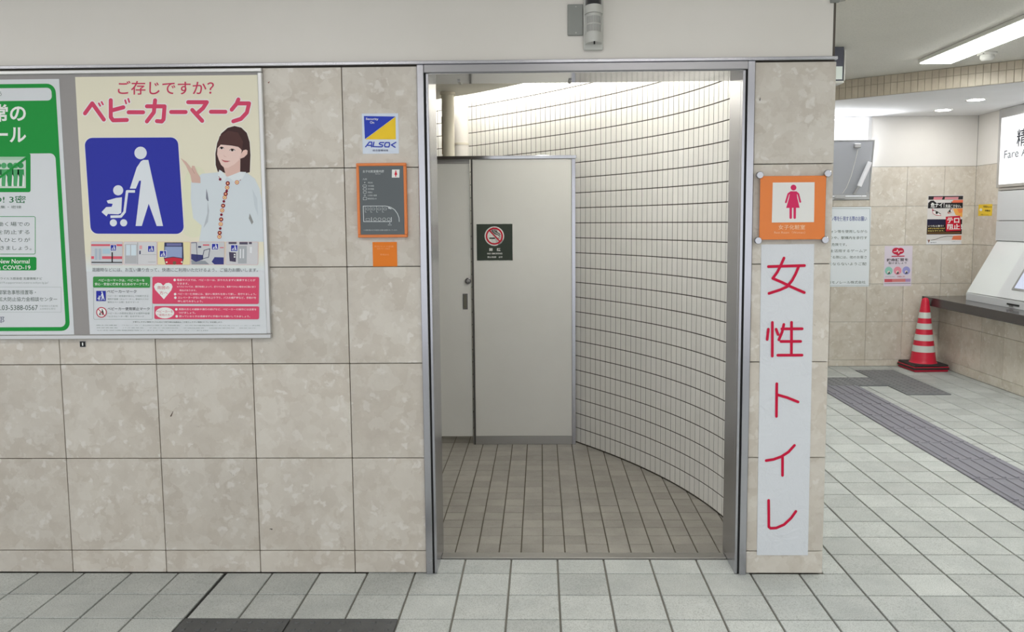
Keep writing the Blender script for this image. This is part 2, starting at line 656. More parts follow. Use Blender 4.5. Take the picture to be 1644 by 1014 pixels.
def floor_tile_mesh(w_, d_, mat, h=0.012, ch=0.0015, name='floor_tile'):
    k = (round(w_, 4), round(d_, 4), mat.name)
    if k not in _tiles:
        mb = MB().box(-w_ / 2, w_ / 2, -d_ / 2, d_ / 2, -h, 0, mat, ch)
        me = bpy.data.meshes.new(name)
        me.from_pydata(mb.v, [], mb.f)
        me.materials.append(mat)
        _tiles[k] = me
    return _tiles[k]


TACTILE = [(-0.549, 0.253, -1.2, -0.402), (3.205, 3.58, 0.83, 4.285), (3.205, 4.235, 3.91, 4.285), (3.835, 4.235, 3.53, 4.64)]
cells = []
for i in range(-20, 30):
    xa, xb = X0F + 0.2 * i, X0F + 0.2 * (i + 1)
    for j in range(-20, 25):
        ya, yb = 0.2 * j, 0.2 * (j + 1)
        x0, x1, y0, y1 = xa, xb, ya, yb
        if yb > 0.05 and x0 < 1.93:                       # at or behind the wall: only the doorway strip
            if x0 < 0.25:
                if x1 <= 0.25:
                    continue
            if ya > 0.05:
                if x1 < 2.0:
                    continue
                x0 = max(x0, 1.95)
            else:
                if x1 < 1.64 + 0.05 and x0 >= 0.25 - 0.02:
                    y1 = 0.145
                elif x0 > 1.6:
                    x0 = 1.95 if x1 > 1.95 else x0
                    if x0 < 1.95:
                        continue
                else:
                    y1 = 0.145
        if y1 > 4.9:
            y1 = 4.9
        if x1 > 4.75 and y1 > -7:
            x1 = 4.75
        if x1 - x0 < 0.02 or y1 - y0 < 0.02:
            continue
        # leave out what the tactile plates at the front replace
        if -0.549 - 0.01 < x0 and x1 < 0.26 and y1 < -0.39 and y0 > -0.81:
            continue
        cells.append((x0, x1, y0, y1))


def seen(c):
    x, y = (c[0] + c[1]) / 2, (c[2] + c[3]) / 2
    if not in_view((x, y, 0), 60):
        return False
    if y > 0.0 and x > 1.9:
        return x > 1.947 + 0.33 * y - 0.1
    return True


vis = sorted([c for c in cells if seen(c)], key=lambda c: (Vector(((c[0] + c[1]) / 2, (c[2] + c[3]) / 2, 0)) - CAM).length)
single = set(vis[:300])
rest = MB()
GX, GY = 0.004, 0.0036
for c in cells:
    x0, x1, y0, y1 = c[0] + GX, c[1] - GX, c[2] + GY, c[3] - GY
    if abs(c[0] + 0.549) < 0.02:
        x0 += 0.004
    if abs(c[1] + 0.549) < 0.02:
        x1 -= 0.004
    if c in single:
        o = link('tile', floor_tile_mesh(x1 - x0, y1 - y0, M_FTILE), floor, None, ((x0 + x1) / 2, (y0 + y1) / 2, random.uniform(-0.0006, 0.0004)))
    else:
        rest.box(x0, x1, y0, y1, -0.012, 0, M_FTILE)
rest.build('distant_tiles', floor, 'stuff')
MB().box(-0.5545, -0.5435, -2.2, -0.001, -0.010, -0.0045, M_BLACK).build('expansion_joint', floor)

# tactile plates: dotted and barred
def dot_mb(mb, x, y, r, z0, h, mat, n=10):
    v = []
    for rr, zz in ((r, z0), (r * 0.72, z0 + h)):
        for i in range(n):
            t = 2 * math.pi * i / n
            v.append((x + rr * math.cos(t), y + rr * math.sin(t), zz))
    mb.add(v, [(i, (i + 1) % n, n + (i + 1) % n, n + i) for i in range(n)] + [tuple(range(n, 2 * n))], mat, False)


def dotted(w_, d_, pitch, mat):
    mb = MB().box(-w_ / 2, w_ / 2, -d_ / 2, d_ / 2, -0.006, 0.003, mat, 0.001)
    nx, ny = int(w_ / pitch), int(d_ / pitch)
    for i in range(nx):
        for j in range(ny):
            dot_mb(mb, (i - (nx - 1) / 2) * w_ / nx, (j - (ny - 1) / 2) * d_ / ny, 0.0115, 0.003, 0.004, mat, 8)
    me = bpy.data.meshes.new('tactile_tile')
    me.from_pydata(mb.v, [], mb.f)
    me.materials.append(mat)
    return me


def barred(w_, d_, mat):
    mb = MB().box(-w_ / 2, w_ / 2, -d_ / 2, d_ / 2, -0.006, 0.003, mat, 0.001)
    for i in range(5):
        x = (i - 2) * 0.073
        mb.box(x - 0.013, x + 0.013, -d_ / 2 + 0.012, d_ / 2 - 0.012, 0.002, 0.0085, mat, 0.004)
    me = bpy.data.meshes.new('tactile_tile')
    me.from_pydata(mb.v, [], mb.f)
    me.materials.append(mat)
    return me


M_TACTD = tile_mat('dark_tactile_rubber', (0.075, 0.078, 0.08, 1), (0.10, 0.103, 0.106, 1), 0.55, 0.3, 300, 0.05)
dn = dotted(0.394, 0.394, 0.0512, M_TACTD)
for x in (-0.349, 0.052):
    for y in (-0.602,):
        link('tactile_tile', dn, floor, None, (x, y, 0.0))['label'] = 'dark grey paving slab with small round studs'
df = dotted(0.366, 0.371, 0.058, M_TACT)
bf = barred(0.366, 0.371, M_TACTP)
for k in range(-3, 9):
    y0 = 0.86 + 0.378 * k - 0.0
    link('tactile_tile', df if k == 8 else bf, floor, None, (3.39, y0 + 0.189, 0.006))
for x, y in ((3.768, 4.07), (4.04, 3.7), (4.04, 4.45)):
    pass
d2 = dotted(0.255, 0.371, 0.058, M_TACT)
link('tactile_tile', d2, floor, None, (3.705, 4.0735, 0.006))
for k in range(3):
    link('tactile_tile', df, floor, None, (4.02, 3.695 + 0.3785 * k, 0.006))
d3 = dotted(0.366, 0.371, 0.058, M_TACT)
link('tactile_tile', d3, floor, None, (3.01, 4.0735, 0.006))

# ---- curved restroom wall path
CC = np.array([-2.67381766, -0.5288605])
PTS = np.array([(1.682, .613), (1.649, .762), (1.566, 1.064), (1.469, 1.33), (1.353, 1.564), (1.218, 1.752), (1.075, 1.925), (1.017, 1.997),
                (.916, 2.17), (.815, 2.31), (.708, 2.47), (.54, 2.67), (.436, 2.77), (.28, 2.885)])
th = np.arctan2(PTS[:, 1] - CC[1], PTS[:, 0] - CC[0])
rr = np.hypot(PTS[:, 0] - CC[0], PTS[:, 1] - CC[1])
pf = np.polyfit(th, rr, 3)


def wall_pt(t):
    lo, hi = th.min(), th.max()
    tt = min(max(t, lo), hi)
    r = np.polyval(pf, tt)
    return Vector((CC[0] + r * math.cos(t), CC[1] + r * math.sin(t), 0))


path = []
t = 0.165
COLP, ROWP = 0.0517, 0.0965
p = wall_pt(t)
path.append(p)
while p.x > -1.25 and len(path) < 140:
    dt = 0.0001
    q = wall_pt(t + dt)
    t += COLP / ((q - wall_pt(t)).length / dt)
    p = wall_pt(t)
    path.append(p)

cw = MB()
outer = []
for i, p in enumerate(path):
    a, b_ = path[max(i - 1, 0)], path[min(i + 1, len(path) - 1)]
    d = (b_ - a).normalized()
    nrm = Vector((d.y, -d.x, 0))            # outward, away from the room
    outer.append(nrm)
vv, ff = [], []
for p, n_ in zip(path, outer):
    a = p + n_ * 0.0016
    c = p + n_ * 0.12
    vv += [(a.x, a.y, -0.01), (a.x, a.y, 2.62), (c.x, c.y, 2.62), (c.x, c.y, -0.01)]
for i in range(len(path) - 1):
    k = 4 * i
    for e in range(4):
        ff.append((k + e, k + (e + 1) % 4, k + 4 + (e + 1) % 4, k + 4 + e))
ff += [(3, 2, 1, 0), tuple(len(vv) - 4 + e for e in range(4))]
cw.add(vv, ff, M_GROUTW)
curved = cw.build('wall_curved')
tag(curved, 'curved inner restroom wall of narrow upright cream glazed tiles with dark joints', kind='structure')
TW, TH = COLP - 0.0046, ROWP - 0.0052
tb = MB().box(-TW / 2, TW / 2, 0.0, 0.009, -TH / 2, TH / 2, M_WTILE, 0.0010)
tile_me = bpy.data.meshes.new('tile')
tile_me.from_pydata(tb.v, [], tb.f)
tile_me.materials.append(M_WTILE)
many = MB()
for i in range(len(path) - 1):
    a, b_ = path[i], path[i + 1]
    mid = (a + b_) / 2
    d = (a - b_).normalized()              # local x
    ang = math.atan2(d.y, d.x)
    ny = Vector((-d.y, d.x, 0))
    for r in range(27):
        z = 0.006 + ROWP * (r + 0.5)
        if z > 2.60:
            continue
        if 6 <= i < 20 and r < 21:
            o = link('tile', tile_me, curved, None, (mid.x, mid.y, z))
            o.rotation_euler = (0, 0, ang)
            o.location.z += 0
        else:
            base = [Vector((v[0], v[1], v[2])) for v in tb.v]
            many.add([(mid.x + v.x * d.x + v.y * ny.x, mid.y + v.x * d.y + v.y * ny.y, z + v.z) for v in base], tb.f, M_WTILE)
many.build('upper_tiles', curved, 'stuff')

# ---- inner floor of 10 cm tiles
inner = MB().box(-1.3, 1.75, 0.215, 3.6, -0.02, -0.004, M_GROUT2).build('floor_inner')
tag(inner, 'small brown-grey floor tiles inside the restroom', kind='structure')
IX, IY, PX_, PY_ = 0.398, 0.212, 0.0978, 0.1018


def wall_x_at(y):
    best = None
    for a, b_ in zip(path[:-1], path[1:]):
        if (a.y - y) * (b_.y - y) <= 0:
            best = a.x + (b_.x - a.x) * (y - a.y) / ((b_.y - a.y) or 1)
            break
    return best if best is not None else 1.66


im = floor_tile_mesh(PX_ - 0.0055, PY_ - 0.0026, M_ITILE, 0.01, 0.001)
restb = MB()
for i in range(-17, 14):
    for j in range(0, 33):
        x0, y0 = IX + PX_ * i, IY + PY_ * j
        x1, y1 = x0 + PX_, y0 + PY_
        lim = max(wall_x_at(min(y0 + 0.001, 3.5)), wall_x_at(min(y1, 3.5))) if y0 < 2.9 else 0.2 - (y0 - 2.9)
        lim = min(lim, 1.70)
        if x0 > lim + 0.012:
            continue
        cx_, cy_ = (x0 + x1) / 2, (y0 + y1) / 2
        if cx_ > 0.07 and cy_ < 2.05:
            link('tile', im, inner, None, (cx_, cy_, 0.0 + random.uniform(-0.0004, 0.0004)))
        else:
            restb.box(x0 + 0.0027, x1 - 0.0027, y0 + 0.002, y1 - 0.002, -0.01, 0, M_ITILE)
restb.build('hidden_tiles', inner, 'stuff')

# ---- front wall: core, marble panels
SK, TV, TOPZ = 0.0968, 0.3965, 2.0785
zs = [0.0, SK] + [SK + TV * k for k in range(1, 5)] + [TOPZ]
wf = MB()
wf.box(-4.0, 0.30, 0.014, 0.22, 0, 2.62, M_CORE)
wf.box(1.63, 1.944, 0.014, 0.22, 0, 2.62, M_CORE)
wf.box(0.30, 1.63, 0.014, 0.22, 2.075, 2.62, M_CORE)
wall_front = wf.build('wall_front')
tag(wall_front, 'front wall clad in square beige marble panels beside the doorway', kind='structure')
for i in range(-9, 1):
    xa, xb = -0.4 + 0.4 * i, 0.4 * i
    if i == 0:
        pass
    for k in range(len(zs) - 1):
        MB().box(xa + 0.0016, xb - 0.0016, 0.0, 0.02, zs[k] + (0.0016 if k else 0.003), zs[k + 1] - 0.0016, M_STONE, 0.0012).build('stone_panel', wall_front)
for k in range(len(zs) - 1):
    MB().box(0.0016, 0.2995, 0.0, 0.02, zs[k] + (0.0016 if k else 0.003), zs[k + 1] - 0.0016, M_STONE, 0.0012).build('stone_panel', wall_front)
    MB().box(1.632, 1.946, 0.0, 0.02, zs[k] + (0.0016 if k else 0.003), zs[k + 1] - 0.0016, M_STONE, 0.0012).build('stone_panel', wall_front)
    MB().box(1.930, 1.9465, 0.0205, 0.22, zs[k] + (0.0016 if k else 0.003), zs[k + 1] - 0.0016, M_STONE, 0.001).build('stone_panel', wall_front)
for x, z, l_, a_, c in ((-0.745, 0.682, 0.024, 62, (0.07, 0.035, 0.02, 1)), (-0.291, 2.022, 0.008, 40, (0.3, 0.10, 0.08, 1)), (1.60 + 0.052, 1.936, 0.012, 80, (0.05, 0.045, 0.04, 1)), (-0.35, 0.19, 0.012, 170, (0.06, 0.05, 0.04, 1))):
    ca, sa = math.cos(math.radians(a_)) * l_ / 2, math.sin(math.radians(a_)) * l_ / 2
    MB().tube((x - ca, 0.0005, z - sa), (x + ca, 0.0005, z + sa), 0.0025, base_mat('chip_stain', c, 0.8), 0.001, n=6).build('chip', wall_front)
# flank of the restroom block, behind the pillar
flank = MB().box(1.80, 1.94, 0.2205, 4.9, 0, 2.62, M_PLASTER).build('wall_side')
tag(flank, 'plain plastered flank of the restroom block behind the pillar', kind='structure')
fascia = MB().box(-4.0, 1.932, 0.006, 0.0135, 2.0965, 2.62, M_FASCIA).build('wall_upper')
tag(fascia, 'smooth off-white painted band of wall above the marble and the doorway', kind='structure')
trim = MB().box(-4.0, 1.948, -0.012, 0.0055, 2.083, 2.0965, M_STEEL, 0.002).build('trim_1')
tag(trim, 'thin stainless strip running along the top of the marble', kind='structure')

# ---- doorway frame
door = MB().box(0.3005, 0.328, -0.012, 0.03, 0.0, 2.0815, M_STEEL, 0.002)
door.box(1.601, 1.629, -0.012, 0.03, 0.0, 2.0815, M_STEEL, 0.002)
door.box(0.3285, 1.6005, -0.012, 0.03, 2.050, 2.0815, M_STEELDIM, 0.002)
door1 = door.build('door_1')
tag(door1, 'open restroom doorway framed in brushed stainless steel', kind='structure')
MB().box(0.3285, 0.3345, 0.0, 0.02, 0, 2.05, M_BLACK).build('shadow_gap', door1)
MB().box(1.5945, 1.6005, 0.0, 0.02, 0, 2.05, M_BLACK).build('shadow_gap', door1)
MB().box(0.300, 0.345, 0.0305, 0.235, 0.0, 2.05, M_STEEL, 0.002).box(0.3345, 0.345, -0.002, 0.03, 0, 2.048, M_STEEL, 0.001).build('jamb', door1)
MB().box(1.584, 1.63, 0.0305, 0.225, 0.0, 2.05, M_STEEL, 0.002).box(1.584, 1.5945, -0.002, 0.03, 0, 2.048, M_STEEL, 0.001).build('jamb', door1)
MB().box(0.345, 1.584, 0.0, 0.235, 2.046, 2.0495, M_STEELH).box(0.300, 1.63, 0.0305, 0.235, 2.0502, 2.0745, M_STEEL).build('soffit', door1)
for x in (0.445, 0.905):
    MB().box(x, x + 0.012, 0.150, 0.225, 2.0400, 2.0455, M_STEELD, 0.001).build('guide_pin', door1)
MB().box(0.345, 1.584, 0.147, 0.205, -0.008, 0.006, M_STEELD, 0.002).build('threshold', door1)

# ---- restroom ceilings, left wall
ip = []
R0 = 4.252
seg = [(CC[0] + R0 * math.cos(a), CC[1] + R0 * math.sin(a)) for a in np.linspace(0.177, 1.22, 40)]
poly = [(-1.25, 0.236)] + seg + [(-1.25, seg[-1][1])]
mb = MB()
v = [(x, y, z) for z in (2.35, 2.38) for x, y in poly]
n = len(poly)
mb.add(v, [tuple(range(n))[::-1], tuple(range(n, 2 * n))] + [(i, (i + 1) % n, n + (i + 1) % n, n + i) for i in range(n)], M_INCEIL)
ic = mb.build('ceiling')
tag(ic, 'painted restroom ceiling that stops short of the curved wall, leaving a lit gap', kind='structure')
MB().box(-1.3, 1.80, 0.225, 4.9, 2.622, 2.66, M_PLASTER).build('ceiling')['label'] = 'upper slab above the lit gap in the restroom ceiling'
wl_ = MB().box(-1.42, -1.30, 0.225, 4.9, 0, 2.62, M_PLASTER).build('wall_left')
tag(wl_, 'plain far side wall of the restroom', kind='structure')
ril = thing('ceiling_light', 'added square fill light brightening the restroom, just inside the door head, out of the picture', 'ceiling light', (0.75, 0.9, 2.35))  # added lamp, unseen, put in to brighten the restroom
MB().box(0.40, 1.10, 0.55, 1.15, 2.325, 2.3494, M_PLASTIC, 0.004).build('housing', ril)
MB().box(0.415, 1.085, 0.565, 1.135, 2.318, 2.3245, M_INNER).build('diffuser', ril)
cove = thing('cove_light', 'hidden tube light washing the top of the curved tiled wall', 'light', (1.0, 1.5, 2.39))
mb = MB()
for a0, a1 in zip(np.linspace(0.19, 1.05, 13)[:-1], np.linspace(0.19, 1.05, 13)[1:]):
    pa = (CC[0] + 4.325 * math.cos(a0), CC[1] + 4.325 * math.sin(a0), 2.442)
    pb = (CC[0] + 4.325 * math.cos(a1 - 0.006), CC[1] + 4.325 * math.sin(a1 - 0.006), 2.442)
    mb.tube(pa, pb, 0.016, M_COVE, n=8)
mb.build('tube', cove)
mb = MB()
for a0, a1 in zip(np.linspace(0.19, 1.05, 13)[:-1], np.linspace(0.19, 1.05, 13)[1:]):
    pa = Vector((CC[0] + 4.325 * math.cos(a0), CC[1] + 4.325 * math.sin(a0), 2.490))
    pb = Vector((CC[0] + 4.325 * math.cos(a1), CC[1] + 4.325 * math.sin(a1), 2.490))
    d = (pb - pa).normalized()
    nn = Vector((d.y, -d.x, 0)) * 0.03
    zz = Vector((0, 0, 0.035))
    z0 = Vector((0, 0, -0.0248))
    mb.hexa([pa - nn + z0, pb - nn + z0, pb + nn + z0, pa + nn + z0, pa - nn + zz, pb - nn + zz, pb + nn + zz, pa + nn + zz], M_PLASTIC)
mb.build('housing', cove)

# ---- hall: back wall, right wall, ceilings, beam
WX0, WX1, WZ0, WZ1 = 3.28, 4.02, 1.655, 2.458
YB = 4.9
hb = MB()
hb.box(1.94, 5.2, YB + 0.012, YB + 0.2, 0, WZ0, M_CORE)
hb.box(1.94, WX0, YB + 0.012, YB + 0.2, WZ0, 2.62, M_CORE)
hb.box(WX1, 5.2, YB + 0.012, YB + 0.2, WZ0, 2.62, M_CORE)
hb.box(WX0, WX1, YB + 0.012, YB + 0.2, WZ1, 2.62, M_CORE)
wall_back = hb.build('wall_back')
tag(wall_back, 'far hall wall in beige marble panels with white plaster above', kind='structure')
hz = [0.0, 0.064, 0.447, 0.826, 1.209, 1.589, 1.974]
hx = [1.95, 2.24, 2.60, 2.95, 3.31, 3.667, 4.026, 4.384, 4.747, 5.05]
for a, b_ in zip(hx[:-1], hx[1:]):
    for k in range(6):
        z0, z1 = hz[k], hz[k + 1]
        if k == 5 and b_ > WX0 + 0.05 and a < WX1 - 0.02:
            z1 = WZ0 - 0.002
        MB().box(a + 0.0012, b_ - 0.0012, YB, YB + 0.0115, z0 + 0.0012, z1 - 0.0012, M_STONE2, 0.0008).build('stone_panel', wall_back)
pb_ = MB()
pb_.box(1.95, WX0 - 0.002, YB + 0.002, YB + 0.0115, 1.976, 2.46, M_PLASTER)
pb_.box(WX1 + 0.002, 5.05, YB + 0.002, YB + 0.0115, 1.976, 2.46, M_PLASTER)
pb_.build('plaster', wall_back)

wall_right = MB().box(4.7615, 5.3, -7.0, 4.4705, 0, 0.615, M_CORE).box(5.062, 5.3, -7.0, YB + 0.2, 0.615, 2.62, M_CORE).box(4.7615, 5.3, 4.4706, YB, 0, 0.6149, M_CORE).build('wall_right')
tag(wall_right, 'hall side wall of beige marble below the dark counter', kind='structure')
y = YB
k2 = 0
while y > 1.0:
    ya = y - (0.36 if k2 else 0.43)
    for z0, z1 in ((0.0, 0.085), (0.085, 0.447), (0.447, 0.615)):
        MB().box(4.75, 4.7612, ya + 0.0012, y - 0.0012, z0 + 0.0012, z1 - 0.0012, M_STONE2, 0.0008).build('stone_panel', wall_right)
    y = ya
    k2 += 1
MB().box(4.752, 4.7612, -7, y, 0, 0.615, M_STONE2).build('stone_panel', wall_right)
for z0, z1 in ((0.72, 0.826), (0.826, 1.209), (1.209, 1.589), (1.589, 1.974)):
    MB().box(5.05, 5.0612, 4.475, YB, z0 + 0.0012, z1 - 0.0012, M_STONE2, 0.0008).build('stone_panel', wall_right)
MB().box(5.052, 5.0612, 4.475, YB, 1.976, 2.46, M_PLASTER).build('plaster', wall_right)

ceil = MB().box(-6.0, 5.3, -7.0, 0.0058, 2.62, 2.72, M_CEIL).box(1.948, 5.3, 0.0058, 5.1, 2.62, 2.72, M_CEIL).build('ceiling')
tag(ceil, 'grey speckled ceiling board over the concourse', kind='structure')
# oblique beam (a thick lower ceiling whose front edge is tiled)
ba, bb = Vector((1.95, 4.852, 0)), Vector((5.05, 2.353, 0))
low = MB().prism([(1.95, 4.86), (5.05, 2.362), (5.05, 4.9), (1.95, 4.9)], 2.46, 2.6195, M_CEIL2).build('ceiling_lower')
tag(low, 'lower white ceiling over the far end of the hall', kind='structure')
bd = (bb - ba).normalized()
bn = Vector((bd.y, -bd.x, 0))
if bn.y > 0:
    bn = -bn
bm_ = MB()
L_ = (bb - ba).length
p0, p1 = ba, bb
bm_.hexa([(p0.x, p0.y, 2.461), (p1.x, p1.y, 2.461), (p1.x + bn.x * .006, p1.y + bn.y * .006, 2.461), (p0.x + bn.x * .006, p0.y + bn.y * .006, 2.461),
          (p0.x, p0.y, 2.619), (p1.x, p1.y, 2.619), (p1.x + bn.x * .006, p1.y + bn.y * .006, 2.619), (p0.x + bn.x * .006, p0.y + bn.y * .006, 2.619)], base_mat('beam_grout', (0.38, 0.33, 0.26, 1), 0.9))
beam = bm_.build('beam')
tag(beam, 'tiled face of the dropped beam across the hall ceiling', kind='structure')
bt = MB()
nT = int(L_ / 0.051)
for i in range(nT):
    s0, s1 = i * 0.051 + 0.002, (i + 1) * 0.051 - 0.002
    for z0, z1 in ((2.463, 2.553), (2.557, 2.617)):
        q = []
        for off in (0.006, 0.011):
            for s_, z_ in ((s0, z0), (s1, z0), (s1, z1), (s0, z1)):
                pp = ba + bd * s_ + bn * off
                q.append((pp.x, pp.y, z_))
        bt.hexa(q, M_BTILE)
bt.build('beam_tiles', beam, 'stuff')

# ---- window (bottom-hung pane tilted into the hall)
win = MB()
fwid = 0.035
for bx in ((WX0, WX1, WZ0, WZ0 + fwid), (WX0, WX1, WZ1 - 0.02, WZ1), (WX0, WX0 + fwid, WZ0 + fwid, WZ1 - 0.02), (WX1 - fwid, WX1, WZ0 + fwid, WZ1 - 0.02)):
    win.box(bx[0], bx[1], YB - 0.012, YB + 0.10, bx[2], bx[3], M_ALU, 0.002)
window = win.build('window_1')
tag(window, 'high aluminium window in the far wall, its pane tilted inwards, blazing daylight above', kind='structure')
# sash: hinged at the bottom, leaning out to (y=4.83, z=2.22)
hy, hz_, ty, tz = YB - 0.006, WZ0 + 0.04, 4.80, 2.225
sx0, sx1 = WX0 + 0.03, WX1 - 0.002
def on_sash(x, tt, off=0.0):
    return Vector((x, hy + (ty - hy) * tt - off * 0.985, hz_ + (tz - hz_) * tt - off * 0.16))
MB().hexa([on_sash(sx0, 0), on_sash(sx1, 0), on_sash(sx1, 1), on_sash(sx0, 1), on_sash(sx0, 0, -.008), on_sash(sx1, 0, -.008), on_sash(sx1, 1, -.008), on_sash(sx0, 1, -.008)], M_GLASSG).build('pane', window)
sf = MB()
for x0, x1, t0, t1 in ((sx0, sx1, 0.985, 1.0), (sx0, sx1, 0.0, 0.03), (sx1 - 0.014, sx1, 0.03, 0.985), (sx0, sx0 + 0.014, 0.03, 0.985)):
    sf.hexa([on_sash(x0, t0, .004), on_sash(x1, t0, .004), on_sash(x1, t1, .004), on_sash(x0, t1, .004), on_sash(x0, t0, -.012), on_sash(x1, t0, -.012), on_sash(x1, t1, -.012), on_sash(x0, t1, -.012)], M_ALU)
sf.build('sash_frame', window)
dl = bpy.data.lights.new('window_daylight', 'AREA')
dl.shape = 'RECTANGLE'
dl.size, dl.size_y, dl.energy, dl.color = 0.66, 0.5, 60.0, (0.93, 0.96, 1.0)
do = bpy.data.objects.new('window_daylight', dl)
COL.objects.link(do)
do.location = (3.64, YB + 0.5, 1.95)
do.rotation_euler = Vector((0, 0.66, -0.75)).to_track_quat('Z', 'Y').to_euler()      # shines up and into the hall
# catch, pull cord, stay arm
def wq(px, py):                      # window measurements on the pane: px 1337..1398, py 226..318
    tt = (318 - py) / 92.0
    x = 3.655 + (px - 1337) / 62.0 * 0.36
    return on_sash(x, tt, 0.010)
c0 = wq(1370, 236)
MB().box(c0.x - 0.03, c0.x + 0.03, c0.y - 0.03, c0.y + 0.005, c0.z - 0.015, c0.z + 0.025, M_ALU, 0.004).build('catch', window)
mb = MB()
cord = [wq(1371, 241), wq(1368, 262), wq(1364, 285), wq(1358, 304), wq(1352, 314)]
for a, b_ in zip(cord[:-1], cord[1:]):
    mb.tube(a + Vector((0, -0.02, 0)), b_ + Vector((0, -0.02, 0)), 0.0028, M_PLASTIC, n=6)
mb.build('pull_cord', window)
mb = MB()
a, b_ = wq(1393, 262), wq(1378, 302)
mb.tube(a + Vector((0, -0.02, 0)), b_ + Vector((0, -0.035, 0)), 0.023, base_mat('white_enamel', (0.92, 0.92, 0.95, 1), 0.3), n=10)
mb.tube(b_ + Vector((0, -0.03, 0)), wq(1371, 315) + Vector((0, -0.02, 0)), 0.013, M_ALU, n=8)
mb.build('stay_arm', window)
MB().box(wq(1340, 0).x, wq(1357, 0).x, YB - 0.05, YB - 0.013, WZ0 + 0.012, WZ0 + 0.045, M_ALU, 0.004).build('lock', window)

# ================================================================== THINGS IN THE RESTROOM
YP = 2.0
part = thing('toilet_partition', 'pale grey laminate toilet partition with steel edging in front of the curved tiled wall', 'partition', (0.66, YP, 0))
MB().box(0.352, 0.986, YP + 0.002, YP + 0.03, 0.056, 1.862, M_PANEL, 0.002).build('panel', part)
MB().box(0.335, 1.010, YP + 0.004, YP + 0.028, 0.0, 0.0555, M_STEELD, 0.001).build('plinth', part)
MB().box(0.9865, 1.012, YP, YP + 0.034, 0.0, 1.8620, M_STEEL, 0.002).build('end_post', part)
MB().box(0.3405, 0.3515, YP + 0.000, YP + 0.034, 0.0, 1.862, base_mat('gap_shade', (0.07, 0.065, 0.06, 1), 0.6), 0.001).build('door_gap_strip', part)  # dark strip painted as the shade in the gap beside the door
MB().box(-0.9, 1.018, YP - 0.004, YP + 0.038, 1.8625, 1.885, M_STEELH, 0.002).build('head_rail', part)
dr = MB().box(-0.30, 0.3330, YP + 0.014, YP + 0.038, 0.052, 1.836, M_PANEL, 0.002).build('door', part)
MB().lathe((0.312, YP + 0.0138, 1.083), [(0.021, 0.0), (0.021, 0.004), (0.0165, 0.006)], M_CHROME, axis='y').lathe((0.312, YP + 0.0078, 1.083), [(0.011, 0.0), (0.0105, 0.012), (0.007, 0.014)], M_STEELD, axis='y').build('lock_knob', dr)
pl = MB()
for x0, x1, z0, z1 in ((0.277, 0.309, 0.995, 1.0), (0.277, 0.309, 0.898, 0.903), (0.277, 0.2815, 0.903, 0.995), (0.3045, 0.309, 0.903, 0.995)):
    pl.box(x0, x1, YP + 0.0115, YP + 0.0138, z0, z1, M_STEEL)
pl.box(0.2816, 0.3044, YP + 0.0128, YP + 0.0138, 0.9031, 0.9949, base_mat('recess_dark', (0.20, 0.19, 0.15, 1), 0.4, 0.6))
pl.build('flush_pull', dr)
MB().box(-0.9, -0.31, YP + 0.002, YP + 0.03, 0.056, 1.862, M_PANEL, 0.002).build('panel', part)
MB().box(-0.30, 0.333, YP + 0.025, YP + 0.033, 1.8365, 1.862, M_STEELD).build('door_track', part)

# no-smoking sign on the partition
ns = thing('no_smoking_sign', 'square dark green no-smoking sign on the pale toilet partition', 'sign', (0.49, YP, 1.333))
sx = Sheet(ns, (0.372, YP + 0.0015, 1.4525), (0.607, YP + 0.0015, 1.4525), (0.372, YP + 0.0015, 1.2155), [(765, 359), (823, 359), (823, 418), (765, 418)], lift=0.0012)
MB().box(0.3720, 0.607, YP - 0.0005 + 0.0005, YP + 0.0018, 1.2155, 1.4525, ink(58, 66, 58)).build('plate', ns)
K = 1 / 13.51
zz_ = lambda x, y: (760 + x * K, 350 + y * K)
cxs, cys = zz_(455, 390)
WH, RD, BK = ink(240, 240, 236), ink(195, 18, 48), ink(22, 24, 22)
sx.frame('border', 765, 359, 823, 418, 0.5, ink(225, 226, 218), 1)
sx.disc('pictogram', cxs, cys, 211 * K, WH, 1, n=40)
sx.ring('pictogram', cxs, cys, 152 * K, 186 * K, RD, 2, 36)
sx.stroke('pictogram', [zz_(345, 435), zz_(470, 435)], 30 * K, BK, 2, False)
sx.stroke('pictogram', [zz_(520, 435), zz_(570, 435)], 24 * K, ink(150, 150, 145), 2, False)
sx.stroke('pictogram', [zz_(412, 262), zz_(422, 300), (zz_(450, 325)), zz_(490, 350), zz_(545, 365), zz_(568, 400)], 17 * K, BK, 2)
sx.stroke('pictogram', [zz_(480, 285), zz_(505, 290), zz_(520, 320), zz_(560, 335), zz_(578, 360)], 17 * K, BK, 2)
sx.stroke('pictogram', [zz_(345, 262), zz_(575, 505)], 28 * K, RD, 3)
sx.text('lettering#12', '禁　煙', *zz_(338, 648), *zz_(584, 716), WH, 2, 0.02)
sx.text('lettering', 'NO SMOKING', *zz_(300, 750), *zz_(622, 785), WH, 2, 0.015)
sx.text('lettering', '禁止吸烟　금연', *zz_(300, 825), *zz_(622, 862), WH, 2, 0.01)
sx.done()

